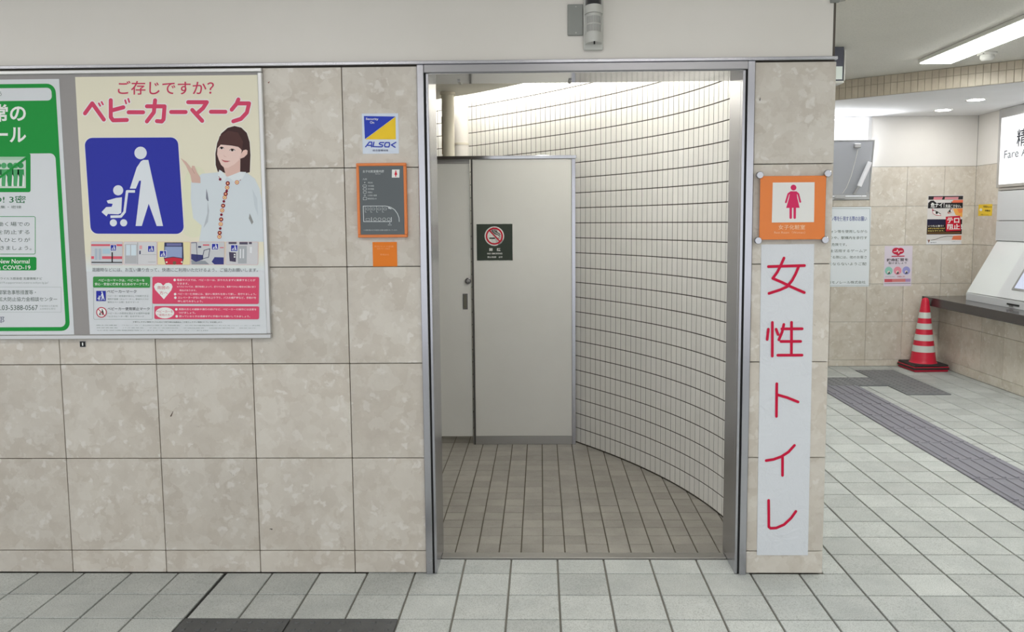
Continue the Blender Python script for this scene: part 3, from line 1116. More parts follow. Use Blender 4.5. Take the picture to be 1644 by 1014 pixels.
# pipes behind the partition
pp = thing('drain_pipe', 'cream painted vertical pipe rising behind the partition door', 'pipe', (0.155, 2.42, 0))
MB().tube((0.155, 2.42, 0.0), (0.155, 2.42, 2.349), 0.043, M_PIPE, n=24).build('pipe', pp)
MB().tube((0.155, 2.42, 2.33), (0.155, 2.42, 2.3492), 0.052, M_PIPE, n=24).build('ceiling_collar', pp)
st = MB()
for k in range(9):
    z = 1.93 + 0.028 * k
    st.tube((0.1155 + 0.001 * math.sin(k * 2), 2.405, z), (0.1155 + 0.001 * math.sin(k * 2 + 2), 2.405, z + 0.03), 0.0045, base_mat('rust', (0.2, 0.11, 0.04, 1), 0.9) if k == 0 else bpy.data.materials['rust'], n=6)
st.build('rust_stain', pp)
pc = thing('service_column', 'rounded white column between the pipe and the curved tiles', 'column', (0.200, 2.84, 0))
MB().tube((0.200, 2.84, 0.0), (0.200, 2.84, 2.62), 0.058, M_PLASTER, n=28).build('shaft', pc)
MB().tube((0.200, 2.84, 2.03), (0.200, 2.84, 2.045), 0.061, M_PIPE, n=28).build('joint_ring', pc)
pt = thing('thin_pipe', 'thin chrome supply pipe beside the cream drain pipe', 'pipe', (0.155, 2.66, 0))
MB().tube((0.150, 2.66, 0.0), (0.150, 2.66, 2.62), 0.011, M_CHROME, n=12).build('pipe', pt)

# ================================================================== THINGS ON THE FRONT WALL
# ---- notice board
BX0, BX1, BZ0, BZ1 = -3.15, -0.313, 0.997, 2.0755
nb = thing('notice_board', 'wide grey notice board with aluminium frame on the marble wall', 'notice board', ((BX0 + BX1) / 2, 0, BZ0))
MB().box(BX0 + 0.002, BX1 - 0.002, -0.012, -0.0005, BZ0 + 0.002, BZ1 - 0.002, M_BOARD).build('backing', nb)
fm = MB()
fm.box(BX0, BX1, -0.0195, -0.0004, BZ1 - 0.016, BZ1, M_ALU, 0.003)
fm.box(BX0, BX1, -0.0195, -0.0004, BZ0, BZ0 + 0.019, M_ALU, 0.003)
fm.box(BX0, BX0 + 0.018, -0.0190, -0.0004, BZ0 + 0.02, BZ1 - 0.017, M_ALU, 0.003)
fm.box(BX1 - 0.018, BX1, -0.0190, -0.0004, BZ0 + 0.02, BZ1 - 0.017, M_ALU, 0.003)
fm.build('frame', nb)

YS = -0.0125


def paper(root, x0, x1, z0, z1, y, mat=None, name='paper'):
    MB().box(x0, x1, y - 0.0006, y, z0, z1, mat or M_PAPER).build(name, root)


# ---- green poster
gp = thing('green_poster', 'green and white poster with rounded green border, cut off at its outer side', 'poster', (-1.49, YS, 1.012))
GX0, GX1, GZ0, GZ1 = -1.856, -1.127, 1.0165, 2.042
paper(gp, GX0, GX1, GZ0, GZ1, YS)
# ruler: px of the wall plane at its right half; x = 0 lies near X -1.374..-1.445
def wallpx(X, Z):
    d = Vector((X, 0, Z)) - CAM
    z = d.dot(fw)
    return (822 + SHX + F_PX * d.dot(rt) / z, 507 + SHY - F_PX * d.dot(up) / z)


q = [wallpx(GX0, GZ1), wallpx(GX1, GZ1), wallpx(GX1, GZ0), wallpx(GX0, GZ0)]
s = Sheet(gp, (GX0, YS, GZ1), (GX1, YS, GZ1), (GX0, YS, GZ0), q, lift=0.0008)
GR, GRD = ink(22, 150, 62), ink(20, 110, 60)
TX, TXL = ink(70, 90, 80), ink(150, 162, 160)


def G(x, y, sc=1):                         # crop 1 of the poster -> sheet measurements
    return (x / 4.2235, 90 + y / 4.2235)


def G2(x, y):
    return (x / 4.2235, 320 + y / 4.2235)


def worldpoly(part, sheet, pts, mat, lay):
    """polygon given straight in wall metres (X, Z)"""
    v = [Vector((x, YS, z)) + sheet.n * (sheet.lift + sheet.step * lay) for x, z in pts]
    a = sum(p[0] * q_[1] - q_[0] * p[1] for p, q_ in zip(pts, pts[1:] + pts[:1]))
    idx = tuple(range(len(v)))
    sheet.part(part).add(v, [idx if a > 0 else idx[::-1]], mat)


def wrr(x0, x1, z0, z1, r, k=6):
    pts = []
    for cx, cy, a0 in ((x1 - r, z0 + r, -90), (x1 - r, z1 - r, 0), (x0 + r, z1 - r, 90), (x0 + r, z0 + r, 180)):
        for i in range(k + 1):
            a = math.radians(a0 + 90 * i / k)
            pts.append((cx + r * math.cos(a), cy + r * math.sin(a)))
    return pts


worldpoly('border', s, wrr(-1.838, -1.143, 1.032, 2.024, 0.035), GR, 1)
worldpoly('border', s, wrr(-1.822, -1.160, 1.048, 1.750, 0.022), M_PAPER, 2)
worldpoly('border', s, wrr(-1.822, -1.160, 1.958, 2.008, 0.018), M_PAPER, 2)
WHT = ink(238, 240, 238)
s.text('heading', 'う', 1, 148, 6.3, 155.5, TX, 3)
s.text('heading#2', '日常の', -36, 168, 45, 196, WHT, 3, 0.025, 4)
s.text('heading#3', 'ルール', -36, 205, 45.5, 229, WHT, 3, 0.025, 4)
# pictogram box
s.rrect('pictogram', -40, 246.5, 52.5, 308.5, 3, GR, 3)
s.rect('pictogram', -37, 252, 45, 302, ink(205, 222, 210), 4)
s.rect('pictogram', -37, 252, 45, 257, ink(170, 205, 180), 5)
for k, cx_ in enumerate((-8, 1, 10, 20, 29, 37)):
    m_ = ink(48, 150, 84) if k % 2 else ink(84, 172, 112)
    s.disc('pictogram', cx_, 266, 4.6, m_, 6, n=14)
    s.poly('pictogram', [(cx_ - 5, 272), (cx_ + 5, 272), (cx_ + 5.5, 284), (cx_ + 3, 299), (cx_ - 3, 299), (cx_ - 5.5, 284)], m_, 6)
    s.poly('pictogram', [(cx_ + 3.6, 280), (cx_ + 5.6, 284), (cx_ + 5.4, 299), (cx_ + 2.4, 299)], WHT, 7)
s.poly('pictogram', [(-2, 287), (0, 290), (46, 256), (45, 252)], GR, 8)
s.text('heading#4', 'NO! 3密', -22, 314, 45, 326, GRD, 3, 0.005, 3)
s.text('body_text', '密閉・密集・密接', -30, 330, 38, 334.5, TX, 3)
s.rframe('body_text', -46, 347, 60.5, 408, 3, 0.9, GR, 3)
for i, tx in enumerate(('暮らしや働く場での', '感染拡大を防止する', '行動を一人ひとりが', '実践していきましょう。')):
    s.text('body_text', tx, -44 if i < 3 else -46, 356 + i * 12.7, (51, 51, 52, 54)[i], 363 + i * 12.7, TX, 3)
s.rrect('green_tag', -60, 412, 62, 433.5, 3, GR, 3)
s.text('green_tag', 'New Normal', 1, 415.5, 51, 422.5, WHT, 4, 0.01, 3)
s.text('green_tag', 'with COVID-19', -13, 425.5, 52.5, 432, WHT, 4, 0.01, 3)
s.text('body_text', '新型コロナウイルス感染症 支援情報ナビ', -22, 444.5, 71, 448.5, TX, 3)
s.text('body_text', 'https://covid19.supportnavi.metro.tokyo.lg.jp/', -22, 451.5, 81, 455.5, TXL, 3)
s.frame('body_text', -60, 460, 101.5, 500.5, 0.35, TXL, 3)
s.text('body_text', '都緊急事態措置等・', 1, 465, 61, 472, TX, 3)
s.text('body_text', '拡大防止協力金相談センター', 1, 476, 95, 483, TX, 3)
s.text('body_text', 'TEL.03-5388-0567', -12, 489, 64, 497, TX, 3, 0, 3)
s.text('body_text', '午前9時から午後7時', 67, 489, 96, 491.8, TXL, 3)
s.text('body_text', '土日祝日も受付', 67, 493.6, 92, 496.2, TXL, 3)
s.text('body_text', '東京都', -30, 507, 10.5, 517.5, ink(70, 80, 110), 3, 0, 3)
s.done({'border': 'green band with rounded corners'})

# ---- stroller poster
bp_ = thing('stroller_poster', 'cream poster with big blue stroller pictogram and a woman in a white shirt', 'poster', (-0.69, YS, 1.017))
PX0, PX1, PZ0, PZ1 = -1.062, -0.332, 1.0175, 2.049
paper(bp_, PX0, PX1, PZ0, PZ1, YS)
s = Sheet(bp_, (PX0, YS, PZ1), (PX1, YS, PZ1), (PX0, YS, PZ0), [(124, 125), (414, 121), (435, 534), (146.5, 536)])
CREAM = ink(234, 229, 208)
# cream background fading in printed steps into pale blue
s.poly('background', [(124, 125), (414, 121), (428.4, 402), (139, 405)], CREAM, 0.4)
stp = 9
for i in range(stp):
    f0 = 0.677 + 0.075 * i / stp
    f1 = 0.677 + 0.075 * (i + 1) / stp
    Lp = lambda f: (124 + 22.5 * f, 125 + 411 * f)
    Rp = lambda f: (414 + 21 * f, 121 + 413 * f)
    tt = (i + 0.5) / stp
    s.poly('background', [Lp(f0), Rp(f0), Rp(f1), Lp(f1)], ink(int(234 - 10 * tt), int(229 + 3 * tt), int(208 + 28 * tt)), 0.8 + 0.02 * i)
for i, (xx, yy, rx, ry) in enumerate(((318, 305, 22, 40), (314, 345, 26, 34))):
    s.disc('background', xx, yy, rx, ink(229, 229, 203), 0.8 + 0.3 * i, ry)
PK, PKD = ink(216, 72, 108), ink(206, 60, 96)
B3 = lambda x, y: (110 + x / 3.6212, 100 + y / 3.6212)
s.text('headline#1', 'ご存じですか？', *B3(298, 112), *B3(852, 190), PKD, 3, 0.008, 4)
# ベビーカーマーク as fat round strokes with a white outline
strokes = [
    [(108, 297), (150, 240), (217, 332)], [(188, 240), (196, 254)], [(204, 232), (212, 246)],
    [(257, 222), (257, 318), (270, 336), (350, 334)], [(262, 280), (330, 262)], [(340, 222), (346, 240)], [(358, 214), (364, 232)],
    [(360, 290), (444, 290)],
    [(466, 256), (568, 256), (562, 330), (552, 342), (524, 340)], [(513, 222), (506, 290), (466, 342)],
    [(606, 288), (690, 288)],
    [(704, 232), (812, 232), (790, 266), (762, 290)], [(728, 276), (786, 338)],
    [(836, 286), (920, 286)],
    [(994, 216), (984, 240), (956, 274)], [(992, 238), (1056, 238), (1044, 290), (1010, 326), (966, 340)],
]
small = {1, 2, 5, 6}
for i, st_ in enumerate(strokes):
    pts = [B3(*p_) for p_ in st_]
    wd = (10 if i in small else 23) / 3.62
    s.stroke('headline', pts, wd + 3.4, ink(240, 238, 236), 1.5)
    s.stroke('headline', pts, wd, PK, 3)
# blue square pictogram
BLU, PICW = ink(44, 52, 168), ink(226, 232, 240)
def lean(pts):
    return pts
sq = []
for cx_, cy_, a0, r in ((277, 231.5, -90, 12), (286.5, 361, 0, 12), (160, 361, 90, 12), (151.5, 232.5, 180, 12)):
    for i in range(7):
        a = math.radians(a0 + 90 * i / 6)
        sq.append((cx_ + r * math.cos(a), cy_ + r * math.sin(a)))
s.poly('pictogram', [((x - 218.5) * 1.014 + 218.5, (y - 296.5) * 1.012 + 296.5) for x, y in sq], ink(238, 238, 232), 2)
s.poly('pictogram', sq, BLU, 3)


def walker(s_, part, f, mat, lay):
    hx_, hy_ = f(430, 522)
    r = abs(f(466, 522)[0] - hx_)
    s_.disc(part, hx_, hy_, r, mat, lay, n=20)
    s_.poly(part, [f(*p_) for p_ in ((432, 570), (445, 562), (475, 562), (498, 665), (432, 690))], mat, lay)
    s_.poly(part, [f(*p_) for p_ in ((498, 665), (562, 943), (525, 943), (478, 814), (438, 943), (402, 943), (432, 690))], mat, lay + 0.01)
    s_.poly(part, [f(*p_) for p_ in ((432, 570), (432, 680), (422, 682), (403, 727), (368, 727), (408, 605))], mat, lay + 0.02)
    w_ = r * 2 * 15 / 72
    s_.stroke(part, [f(398, 743), f(352, 743), f(337, 862), f(316, 888), f(255, 890)], w_, mat, lay, False)
    bx_, by_ = f(300, 737)
    s_.disc(part, bx_, by_, r * 0.82, mat, lay, n=18)
    s_.poly(part, [f(*p_) for p_ in ((288, 781), (322, 777), (318, 868), (300, 876), (262, 874), (262, 832), (268, 815))], mat, lay)
    s_.poly(part, [f(*p_) for p_ in ((288, 781), (268, 815), (240, 812), (233, 797))], mat, lay + 0.01)
    s_.poly(part, [f(*p_) for p_ in ((262, 832), (262, 874), (240, 874), (232, 888), (203, 863), (230, 834))], mat, lay + 0.02)
    for wx, wy in ((272, 925), (332, 925)):
        cx_, cy_ = f(wx, wy)
        s_.disc(part, cx_, cy_, r * 0.58, mat, lay, n=16)


walker(s, 'pictogram', B3, PICW, 4)


def mini(part, x0, y0, x1, y1, lay):
    s.rect(part, x0, y0, x1, y1, BLU, lay)
    f = lambda x, y: (x0 + (x - 150) / 460 * (x1 - x0), y0 + (y - 450) / 540 * (y1 - y0))
    walker(s, part, f, PICW, lay + 1)


# woman
W7 = lambda x, y: (290 + x / 5.0667, 190 + y / 5.07)
HAIR, SKIN, SHIRT, SHADE = ink(66, 42, 42), ink(238, 208, 200), ink(214, 223, 230), ink(186, 194, 202)
hair = [(318, 425), (300, 370), (297, 280), (310, 195), (342, 118), (395, 72), (450, 57), (505, 70), (550, 112), (574, 185), (582, 290), (578, 428), (556, 432), (500, 438), (380, 436), (340, 420)]
s.poly('portrait', [W7((x - 440) * 1.05 + 440, (y - 250) * 1.03 + 246) for x, y in hair], ink(240, 238, 226), 2)
s.poly('portrait', [W7(*p_) for p_ in ((100, 510), (190, 440), (330, 428), (430, 470), (545, 424), (620, 480), (660, 560), (686, 700), (698, 990), (170, 990), (190, 860), (120, 800), (98, 640))], SHIRT, 2.4)
s.poly('portrait', [W7(*p_) for p_ in hair], HAIR, 3)
s.poly('portrait', [W7(*p_) for p_ in ((365, 385), (386, 460), (430, 472), (500, 425), (500, 320))], ink(226, 190, 180), 3.6)
s.poly('portrait', [W7(*p_) for p_ in ((314, 235), (311, 285), (324, 325), (344, 368), (370, 392), (402, 392), (450, 366), (494, 326), (512, 250), (494, 226), (430, 214), (340, 206))], SKIN, 4)
s.poly('portrait', [W7(*p_) for p_ in ((496, 320), (530, 308), (556, 282), (559, 254), (545, 245), (524, 252), (505, 280))], ink(232, 196, 186), 4.2)
# fringe
s.poly('portrait', [W7(*p_) for p_ in ((306, 226), (330, 140), (400, 95), (480, 110), (520, 180), (514, 256), (498, 236), (470, 216), (430, 208), (390, 210), (350, 200), (322, 214))], ink(84, 54, 52), 4.6)
for ex, ey, rx, ry in ((348, 234, 19, 9), (434, 250, 23, 10)):
    cx_, cy_ = W7(ex, ey)
    s.disc('portrait', cx_, cy_, rx / 5.07, ink(236, 226, 224), 4.7, ry / 5.07, 12)
    s.disc('portrait', cx_, cy_, ry * 1.1 / 5.07, ink(40, 22, 24), 4.9, ry / 5.07, 12)
    s.stroke('portrait', [W7(ex - rx, ey + 2), W7(ex - rx * .3, ey - ry), W7(ex + rx * .5, ey - ry * .8), W7(ex + rx, ey + 3)], 0.9, ink(50, 28, 30), 5, False)
s.stroke('portrait', [W7(366, 290), W7(372, 302), W7(386, 302)], 0.6, ink(214, 172, 162), 4.9, False)
s.poly('portrait', [W7(*p_) for p_ in ((348, 326), (366, 332), (380, 334), (416, 338), (398, 347), (376, 348), (358, 340))], ink(206, 120, 122), 4.9)
s.stroke('portrait', [W7(348, 326), W7(374, 338), W7(418, 338)], 0.5, ink(150, 70, 76), 5.1, False)
# collar and shading of the shirt
s.poly('portrait', [W7(*p_) for p_ in ((330, 408), (352, 420), (392, 466), (372, 500), (318, 470))], ink(226, 233, 238), 4)
s.poly('portrait', [W7(*p_) for p_ in ((392, 466), (500, 424), (548, 426), (520, 478), (460, 512), (425, 480))], ink(226, 233, 238), 4)
s.poly('portrait', [W7(*p_) for p_ in ((226, 560), (236, 600), (246, 660), (236, 660), (224, 640))], ink(132, 136, 150), 4)
s.poly('portrait', [W7(*p_) for p_ in ((238, 660), (250, 740), (240, 830), (205, 880), (236, 760))], SHADE, 4)
s.poly('portrait', [W7(*p_) for p_ in ((582, 760), (600, 800), (612, 830), (600, 850), (575, 800))], ink(150, 152, 152), 4)
s.poly('portrait', [W7(*p_) for p_ in ((600, 560), (640, 640), (650, 780), (620, 700))], ink(202, 212, 220), 4)
s.poly('portrait', [W7(*p_) for p_ in ((14, 314), (60, 345), (104, 398), (108, 376), (128, 378), (148, 430), (176, 470), (178, 516), (108, 512), (96, 452), (58, 376))], ink(216, 182, 170), 4)
s.stroke('portrait', [W7(106, 398), W7(130, 440)], 0.7, ink(190, 150, 138), 4.4, False)
DR, OR = ink(128, 22, 52), ink(226, 140, 90)
for x, y, k in ((338, 485, 0), (475, 509, 1), (400, 517, 2), (396, 551, 1), (392, 579, 0), (384, 603, 2), (377, 631, 1), (370, 663, 0), (364, 698, 2), (357, 736, 1), (351, 771, 0), (349, 809, 2), (346, 847, 1), (342, 883, 0), (338, 918, 2), (336, 950, 1)):
    cx_, cy_ = W7(x, y)
    if k == 0:
        s.disc('shirt_buttons', cx_, cy_, 2.2, DR, 5, n=12)
    else:
        s.disc('shirt_buttons', cx_, cy_, 3.4, DR if k == 2 else ink(196, 60, 60), 5, n=14)
        s.disc('shirt_buttons', cx_, cy_, 2.6 if k == 1 else 1.8, ink(244, 214, 160) if k == 1 else OR, 5.4, n=12)
        s.disc('shirt_buttons', cx_, cy_, 0.8, DR if k == 1 else ink(250, 230, 200), 5.8, n=8)
s.stroke('shirt_buttons', [W7(326, 462), W7(334, 474)], 0.8, DR, 5)
s.stroke('shirt_buttons', [W7(498, 494), W7(506, 488)], 0.8, DR, 5)
# picture strip
B4 = lambda x, y: (130 + x / 5.9647, 370 + y / 5.9647)
B5 = lambda x, y: (240 + x / 5.9667, 370 + y / 5.9647)
boxes = [(*B4(112, 92), *B4(418, 318)), (*B4(428, 92), *B4(750, 318)), (*B5(97, 92), *B5(415, 316)), (*B5(420, 92), *B5(745, 314)), (*B5(757, 92), *B5(1070, 314))]
cols = [(206, 210, 216), (216, 216, 220), (236, 226, 176), (206, 208, 212), (212, 212, 216)]
for (x0, y0, x1, y1), c in zip(boxes, cols):
    s.rrect('small_pictures', x0, y0, x1, y1, 1.6, ink(232, 190, 192), 5)
    s.rrect('small_pictures', x0 + 0.5, y0 + 0.5, x1 - 0.5, y1 - 0.5, 1.4, ink(*c), 5.5)
R_, GY_, DB = ink(222, 92, 110), ink(150, 156, 164), ink(52, 56, 96)
def b4(x0, y0, x1, y1, m_, l=6): s.rect('small_pictures', *B4(x0, y0), *B4(x1, y1), m_, l)
def b5(x0, y0, x1, y1, m_, l=6): s.rect('small_pictures', *B5(x0, y0), *B5(x1, y1), m_, l)
b4(116, 118, 414, 136, R_); b4(116, 234, 142, 260, R_); b4(220, 234, 414, 260, R_); b4(118, 288, 414, 298, BK)
b4(150, 160, 176, 268, ink(180, 192, 206)); b4(186, 160, 212, 268, ink(180, 192, 206)); b4(224, 160, 300, 210, ink(178, 206, 222)); b4(312, 195, 324, 290, BK, 7)
b4(440, 118, 556, 305, ink(186, 188, 192)); b4(452, 124, 492, 226, ink(214, 228, 238), 7); b4(500, 124, 550, 226, ink(214, 228, 238), 7); b4(580, 130, 606, 165, ink(230, 170, 176)); b4(580, 180, 592, 214, DB)
b4(600, 216, 742, 219, ink(170, 172, 176)); b4(664, 286, 735, 290, ink(170, 172, 176)); b4(560, 100, 566, 310, ink(160, 162, 166))
s.poly('small_pictures', [B5(*p_) for p_ in ((165, 100), (345, 100), (352, 250), (340, 312), (178, 312), (160, 250))], DB, 6)
s.poly('small_pictures', [B5(*p_) for p_ in ((170, 140), (336, 140), (336, 248), (250, 236), (168, 248))], ink(150, 166, 206), 6.6)
s.poly('small_pictures', [B5(*p_) for p_ in ((186, 108), (330, 108), (330, 132), (186, 132))], ink(118, 120, 170), 6.6)
s.poly('small_pictures', [B5(*p_) for p_ in ((166, 256), (250, 242), (340, 256), (336, 312), (184, 312))], ink(206, 46, 66), 7)
s.disc('small_pictures', *B5(264, 296), 3.0, ink(120, 96, 76), 7.4, n=10)
s.disc('small_pictures', *B5(188, 290), 1.4, ink(240, 236, 226), 7.4, n=8); s.disc('small_pictures', *B5(334, 288), 1.4, ink(240, 236, 226), 7.4, n=8)
s.stroke('small_pictures', [B5(424, 104), B5(474, 100), B5(482, 260)], 0.9, DB, 6)
s.poly('small_pictures', [B5(*p_) for p_ in ((424, 210), (540, 220), (540, 262), (470, 286), (424, 260))], ink(62, 64, 120), 6)
s.stroke('small_pictures', [B5(548, 175), B5(604, 158), B5(592, 240), B5(530, 258), B5(548, 175)], 1.0, DB, 7)
s.poly('small_pictures', [B5(*p_) for p_ in ((622, 284), (650, 240), (738, 242), (738, 310), (650, 310))], ink(56, 60, 130), 6)
b5(536, 118, 598, 130, R_); b5(490, 134, 520, 150, DB); b5(700, 144, 736, 152, R_)
s.poly('small_pictures', [B5(*p_) for p_ in ((424, 270), (560, 276), (600, 310), (430, 310))], GY_, 5.8)
b5(784, 94, 860, 114, ink(90, 84, 104)); b5(888, 94, 968, 118, ink(90, 84, 104)); b5(980, 94, 1008, 114, ink(90, 84, 104))
s.poly('small_pictures', [B5(*p_) for p_ in ((788, 190), (856, 196), (856, 286), (796, 278))], ink(74, 66, 92), 6)
b5(876, 130, 960, 300, ink(176, 180, 186)); b5(892, 160, 906, 250, ink(228, 230, 234), 7); b5(920, 160, 934, 250, ink(228, 230, 234), 7); b5(990, 140, 1010, 200, ink(232, 234, 238), 7)
b5(836, 208, 850, 222, WHT, 7); b5(836, 230, 850, 244, WHT, 7)
for x0, y0, x1, y1, f in ((304, 126, 356, 180, B4), (664, 134, 722, 190, B4), (122, 182, 182, 238, B5), (624, 112, 684, 168, B5), (808, 124, 870, 182, B5)):
    a, b_ = f(x0, y0), f(x1, y1)
    s.rect('small_pictures', a[0] - .8, a[1] - .8, b_[0] + .8, b_[1] + .8, WHT, 7.6)
    mini('small_pictures', *a, *b_, 8)
s.text('caption', '混雑時などには、お互い譲り合って、快適にご利用いただけるよう、ご協力お願いします。', *B4(122, 345), *B5(1070, 382), ink(112, 116, 122), 5, 0, 2)
# lower left box
GN = ink(64, 150, 74)
s.rframe('information_box', *B4(136, 432), *B4(708, 845), 2.0, 0.35, ink(120, 140, 135), 5)
s.rrect('information_box', *B4(132, 430), *B4(684, 536), 2.0, GN, 5.4)
s.text('information_box', 'ベビーカーマークは、ベビーカーを', *B4(184, 452), *B4(630, 478), WHT, 6, 0.012)
s.text('information_box', '安心・安全に使用するためのマークです。', *B4(150, 488), *B4(672, 516), WHT, 6, 0.012)
a, b_ = B4(163, 568), B4(255, 666)
mini('information_box', *a, *b_, 6)
s.text('information_box', 'ベビーカーマーク', *B4(268, 558), *B4(552, 588), ink(80, 84, 88), 6, 0.004)
for i, (t_, xr) in enumerate((('ベビーカー使用者が安心して利用できる', 668), ('場所や設備（エレベーター、鉄道やバスの', 668), ('車内スペース等）を示すマーク', 575))):
    s.text('information_box', t_, *B4(272, 608 + i * 30), *B4(xr, 626 + i * 30), TXL, 6)
cx_, cy_ = B4(214, 776)
s.disc('information_box', cx_, cy_, 8.6, WHT, 6, n=28)
f = lambda x, y: (cx_ - 4.6 + (x - 200) / 362 * 9.2, cy_ - 5 + (y - 485) / 460 * 10)
walker(s, 'information_box', f, BK, 6.4)
s.ring('information_box', cx_, cy_, 7.2, 8.6, ink(196, 38, 74), 7.2, 24)
s.stroke('information_box', [(cx_ - 5.3, cy_ - 5.3), (cx_ + 5.3, cy_ + 5.3)], 1.2, ink(196, 38, 74), 7.6, False)
s.text('information_box', 'ベビーカー使用禁止マーク', *B4(272, 726), *B4(680, 756), ink(80, 84, 88), 6, 0.004)
for i, (t_, xr) in enumerate((('ベビーカーの使用を禁止する場所や設備', 680), ('（エスカレーター等）を示すマーク', 625))):
    s.text('information_box', t_, *B4(274, 776 + i * 30), *B4(xr, 794 + i * 30), TXL, 6)
# pink boxes
PB = ink(222, 78, 112)
s.rrect('pink_boxes', *B5(50, 430), *B5(1082, 692), 2.4, PB, 5.4)
s.rrect('pink_boxes', *B5(70, 714), *B5(1086, 840), 2.4, PB, 5.4)
heart = [(162, 648), (78, 556), (66, 526), (76, 500), (102, 487), (132, 492), (156, 516), (180, 492), (210, 488), (236, 500), (246, 526), (234, 560)]
s.poly('pink_boxes', [B5(*p_) for p_ in heart], WHT, 6)
s.text('pink_boxes', '周囲の', *B5(98, 520), *B5(214, 552), ink(200, 70, 100), 6.5)
s.text('pink_boxes', '方へ', *B5(120, 570), *B5(200, 602), ink(200, 70, 100), 6.5)
s.disc('pink_boxes', *B5(172, 780), 15.2, WHT, 6, 9)
s.text('pink_boxes', 'ベビーカーを', *B5(92, 754), *B5(250, 778), ink(200, 70, 100), 6.5)
s.text('pink_boxes', 'ご使用の方へ', *B5(92, 788), *B5(250, 812), ink(200, 70, 100), 6.5)
PW = ink(246, 226, 230)
for t_, x0, y0, x1, hh in (('電車やバスでは、ベビーカーは、折りたたまずに乗車することが', 288, 450, 1046, 22), ('できます。', 288, 486, 402, 20),
                           ('※バスについては、運行地域によって、折りたたみ、乗車できない場合は係員に従う', 288, 516, 1050, 18), ('場合があります。', 312, 552, 476, 18),
                           ('ベビーカー使用者には、温かい気持ちを持って接し、見守りましょう。', 294, 586, 1056, 20), ('エレベーターがない場所での上り下り、バスの乗降時など、手助けを', 298, 620, 1056, 22),
                           ('申し出てみましょう。', 298, 656, 540, 20), ('周囲の方との接触や通行の妨げなど、ベビーカーの操作には注意を', 306, 734, 1060, 20),
                           ('つけましょう。', 306, 768, 470, 20), ('困っているときは遠慮せずに手助けをお願いしてみましょう。', 312, 802, 1000, 20)):
    s.text('pink_boxes', t_, *B5(x0, y0), *B5(x1, y0 + hh), PW, 6, 0.01)
for x, y in ((266, 461), (271, 598), (273, 632), (283, 745), (287, 813)):
    s.disc('pink_boxes', *B5(x, y), 2.1, WHT, 6, n=10)
s.text('small_print', '子育てしやすい環境づくりに向けて取り組む協議会は「子育てしやすい環境づくり」を応援します。', *B4(516, 862), *B5(735, 876), TX, 5)
s.text('small_print', '国土交通省　ベビーカー利用に関する協議会　公共交通機関等におけるベビーカー利用', *B4(165, 896), *B5(1096, 906), TXL, 5)
s.text('small_print', '鉄道事業者　バス事業者　子育て支援団体　学識経験者　協議会事務局　関係省庁', *B4(165, 922), *B5(1060, 930), TXL, 5)
s.text('small_print', '公共交通機関等におけるベビーカー利用', *B4(165, 946), *B5(590, 955), TXL, 5)
s.done({'portrait': 'woman with brown bobbed hair in a white shirt, one hand raised', 'pictogram': 'white figure pushing a stroller on a blue square'})

# ---- number label below the board
nl = thing('number_label', 'tiny black label with a white 1 just below the notice board', 'label', (-1.101, 0, 0.975))
MB().box(-1.1135, -1.0885, -0.0018, -0.0003, 0.9625, 0.9875, ink(20, 20, 22)).build('plate', nl)
s = Sheet(nl, (-1.1135, -0.0018, .9875), (-1.0885, -0.0018, .9875), (-1.1135, -0.0018, .9625), [(0, 0), (10, 0), (10, 10), (0, 10)], 0.0003)
s.frame('lettering', 0, 0, 10, 10, 0.5, ink(190, 190, 190), 0)
s.text('lettering', '1', 4, 2.4, 6.1, 7.6, WHT, 1, 0.02)
s.done()

# ---- security sticker
ss = thing('security_sticker', 'white security company sticker with a blue and yellow rectangle above the orange-framed map', 'sticker', (0.15, 0, 1.817))
MB().box(0.077, 0.222, -0.0014, -0.0003, 1.7375, 1.8955, ink(216, 226, 242)).build('plate', ss)
s = Sheet(ss, (0.077, -0.0014, 1.8955), (0.222, -0.0014, 1.8955), (0.077, -0.0014, 1.7375), [(78, 78), (286, 72), (292, 314), (84, 318)], 0.0004)
AB = ink(44, 66, 186)
s.poly('emblem', [(90, 92), (271, 92), (96, 230)], AB, 1)
s.poly('emblem', [(271, 94), (274, 229), (98, 231)], ink(244, 206, 50), 1)
s.text('slogan', 'Security', 101, 102, 173, 119, WHT, 2, 0.015)
s.text('slogan', 'On', 125, 122, 149, 137, WHT, 2, 0.015)
for st_ in ([(100, 276), (122, 247), (136, 247), (134, 276)], [(112, 267), (134, 267)],
            [(148, 247), (142, 274), (166, 275)], [(205, 249), (184, 249), (178, 256), (184, 262), (196, 263), (198, 270), (192, 275), (168, 275)],
            [(216, 249), (236, 249), (238, 262), (234, 275), (212, 275), (208, 264), (216, 249)],
            [(274, 247), (248, 263), (270, 277)]):
    s.stroke('lettering', st_, 6.5, AB, 2)
s.text('small_print', '綜合警備保障', 141, 290, 230, 303, ink(60, 70, 110), 2)
s.done()

# ---- restroom guide map with orange frame
gm = thing('guide_map', 'dark grey restroom floor map in an orange frame on the marble beside the doorway', 'sign', (0.152, 0, 1.40))
GMX0, GMX1, GMZ0, GMZ1 = 0.052, 0.252, 1.404, 1.6995
ORF = base_mat('orange_frame_paint', srgb(226, 128, 62), 0.35)
fr = MB()
tf = 0.0115
fr.box(GMX0, GMX1, -0.018, -0.0005, GMZ1 - tf, GMZ1, ORF, 0.002)
fr.box(GMX0, GMX1, -0.018, -0.0005, GMZ0, GMZ0 + tf, ORF, 0.002)
fr.box(GMX0, GMX0 + tf, -0.018, -0.0005, GMZ0 + tf + .0002, GMZ1 - tf - .0002, ORF, 0.002)
fr.box(GMX1 - tf, GMX1, -0.018, -0.0005, GMZ0 + tf + .0002, GMZ1 - tf - .0002, ORF, 0.002)
fr.build('frame', gm)['label'] = 'orange frame'
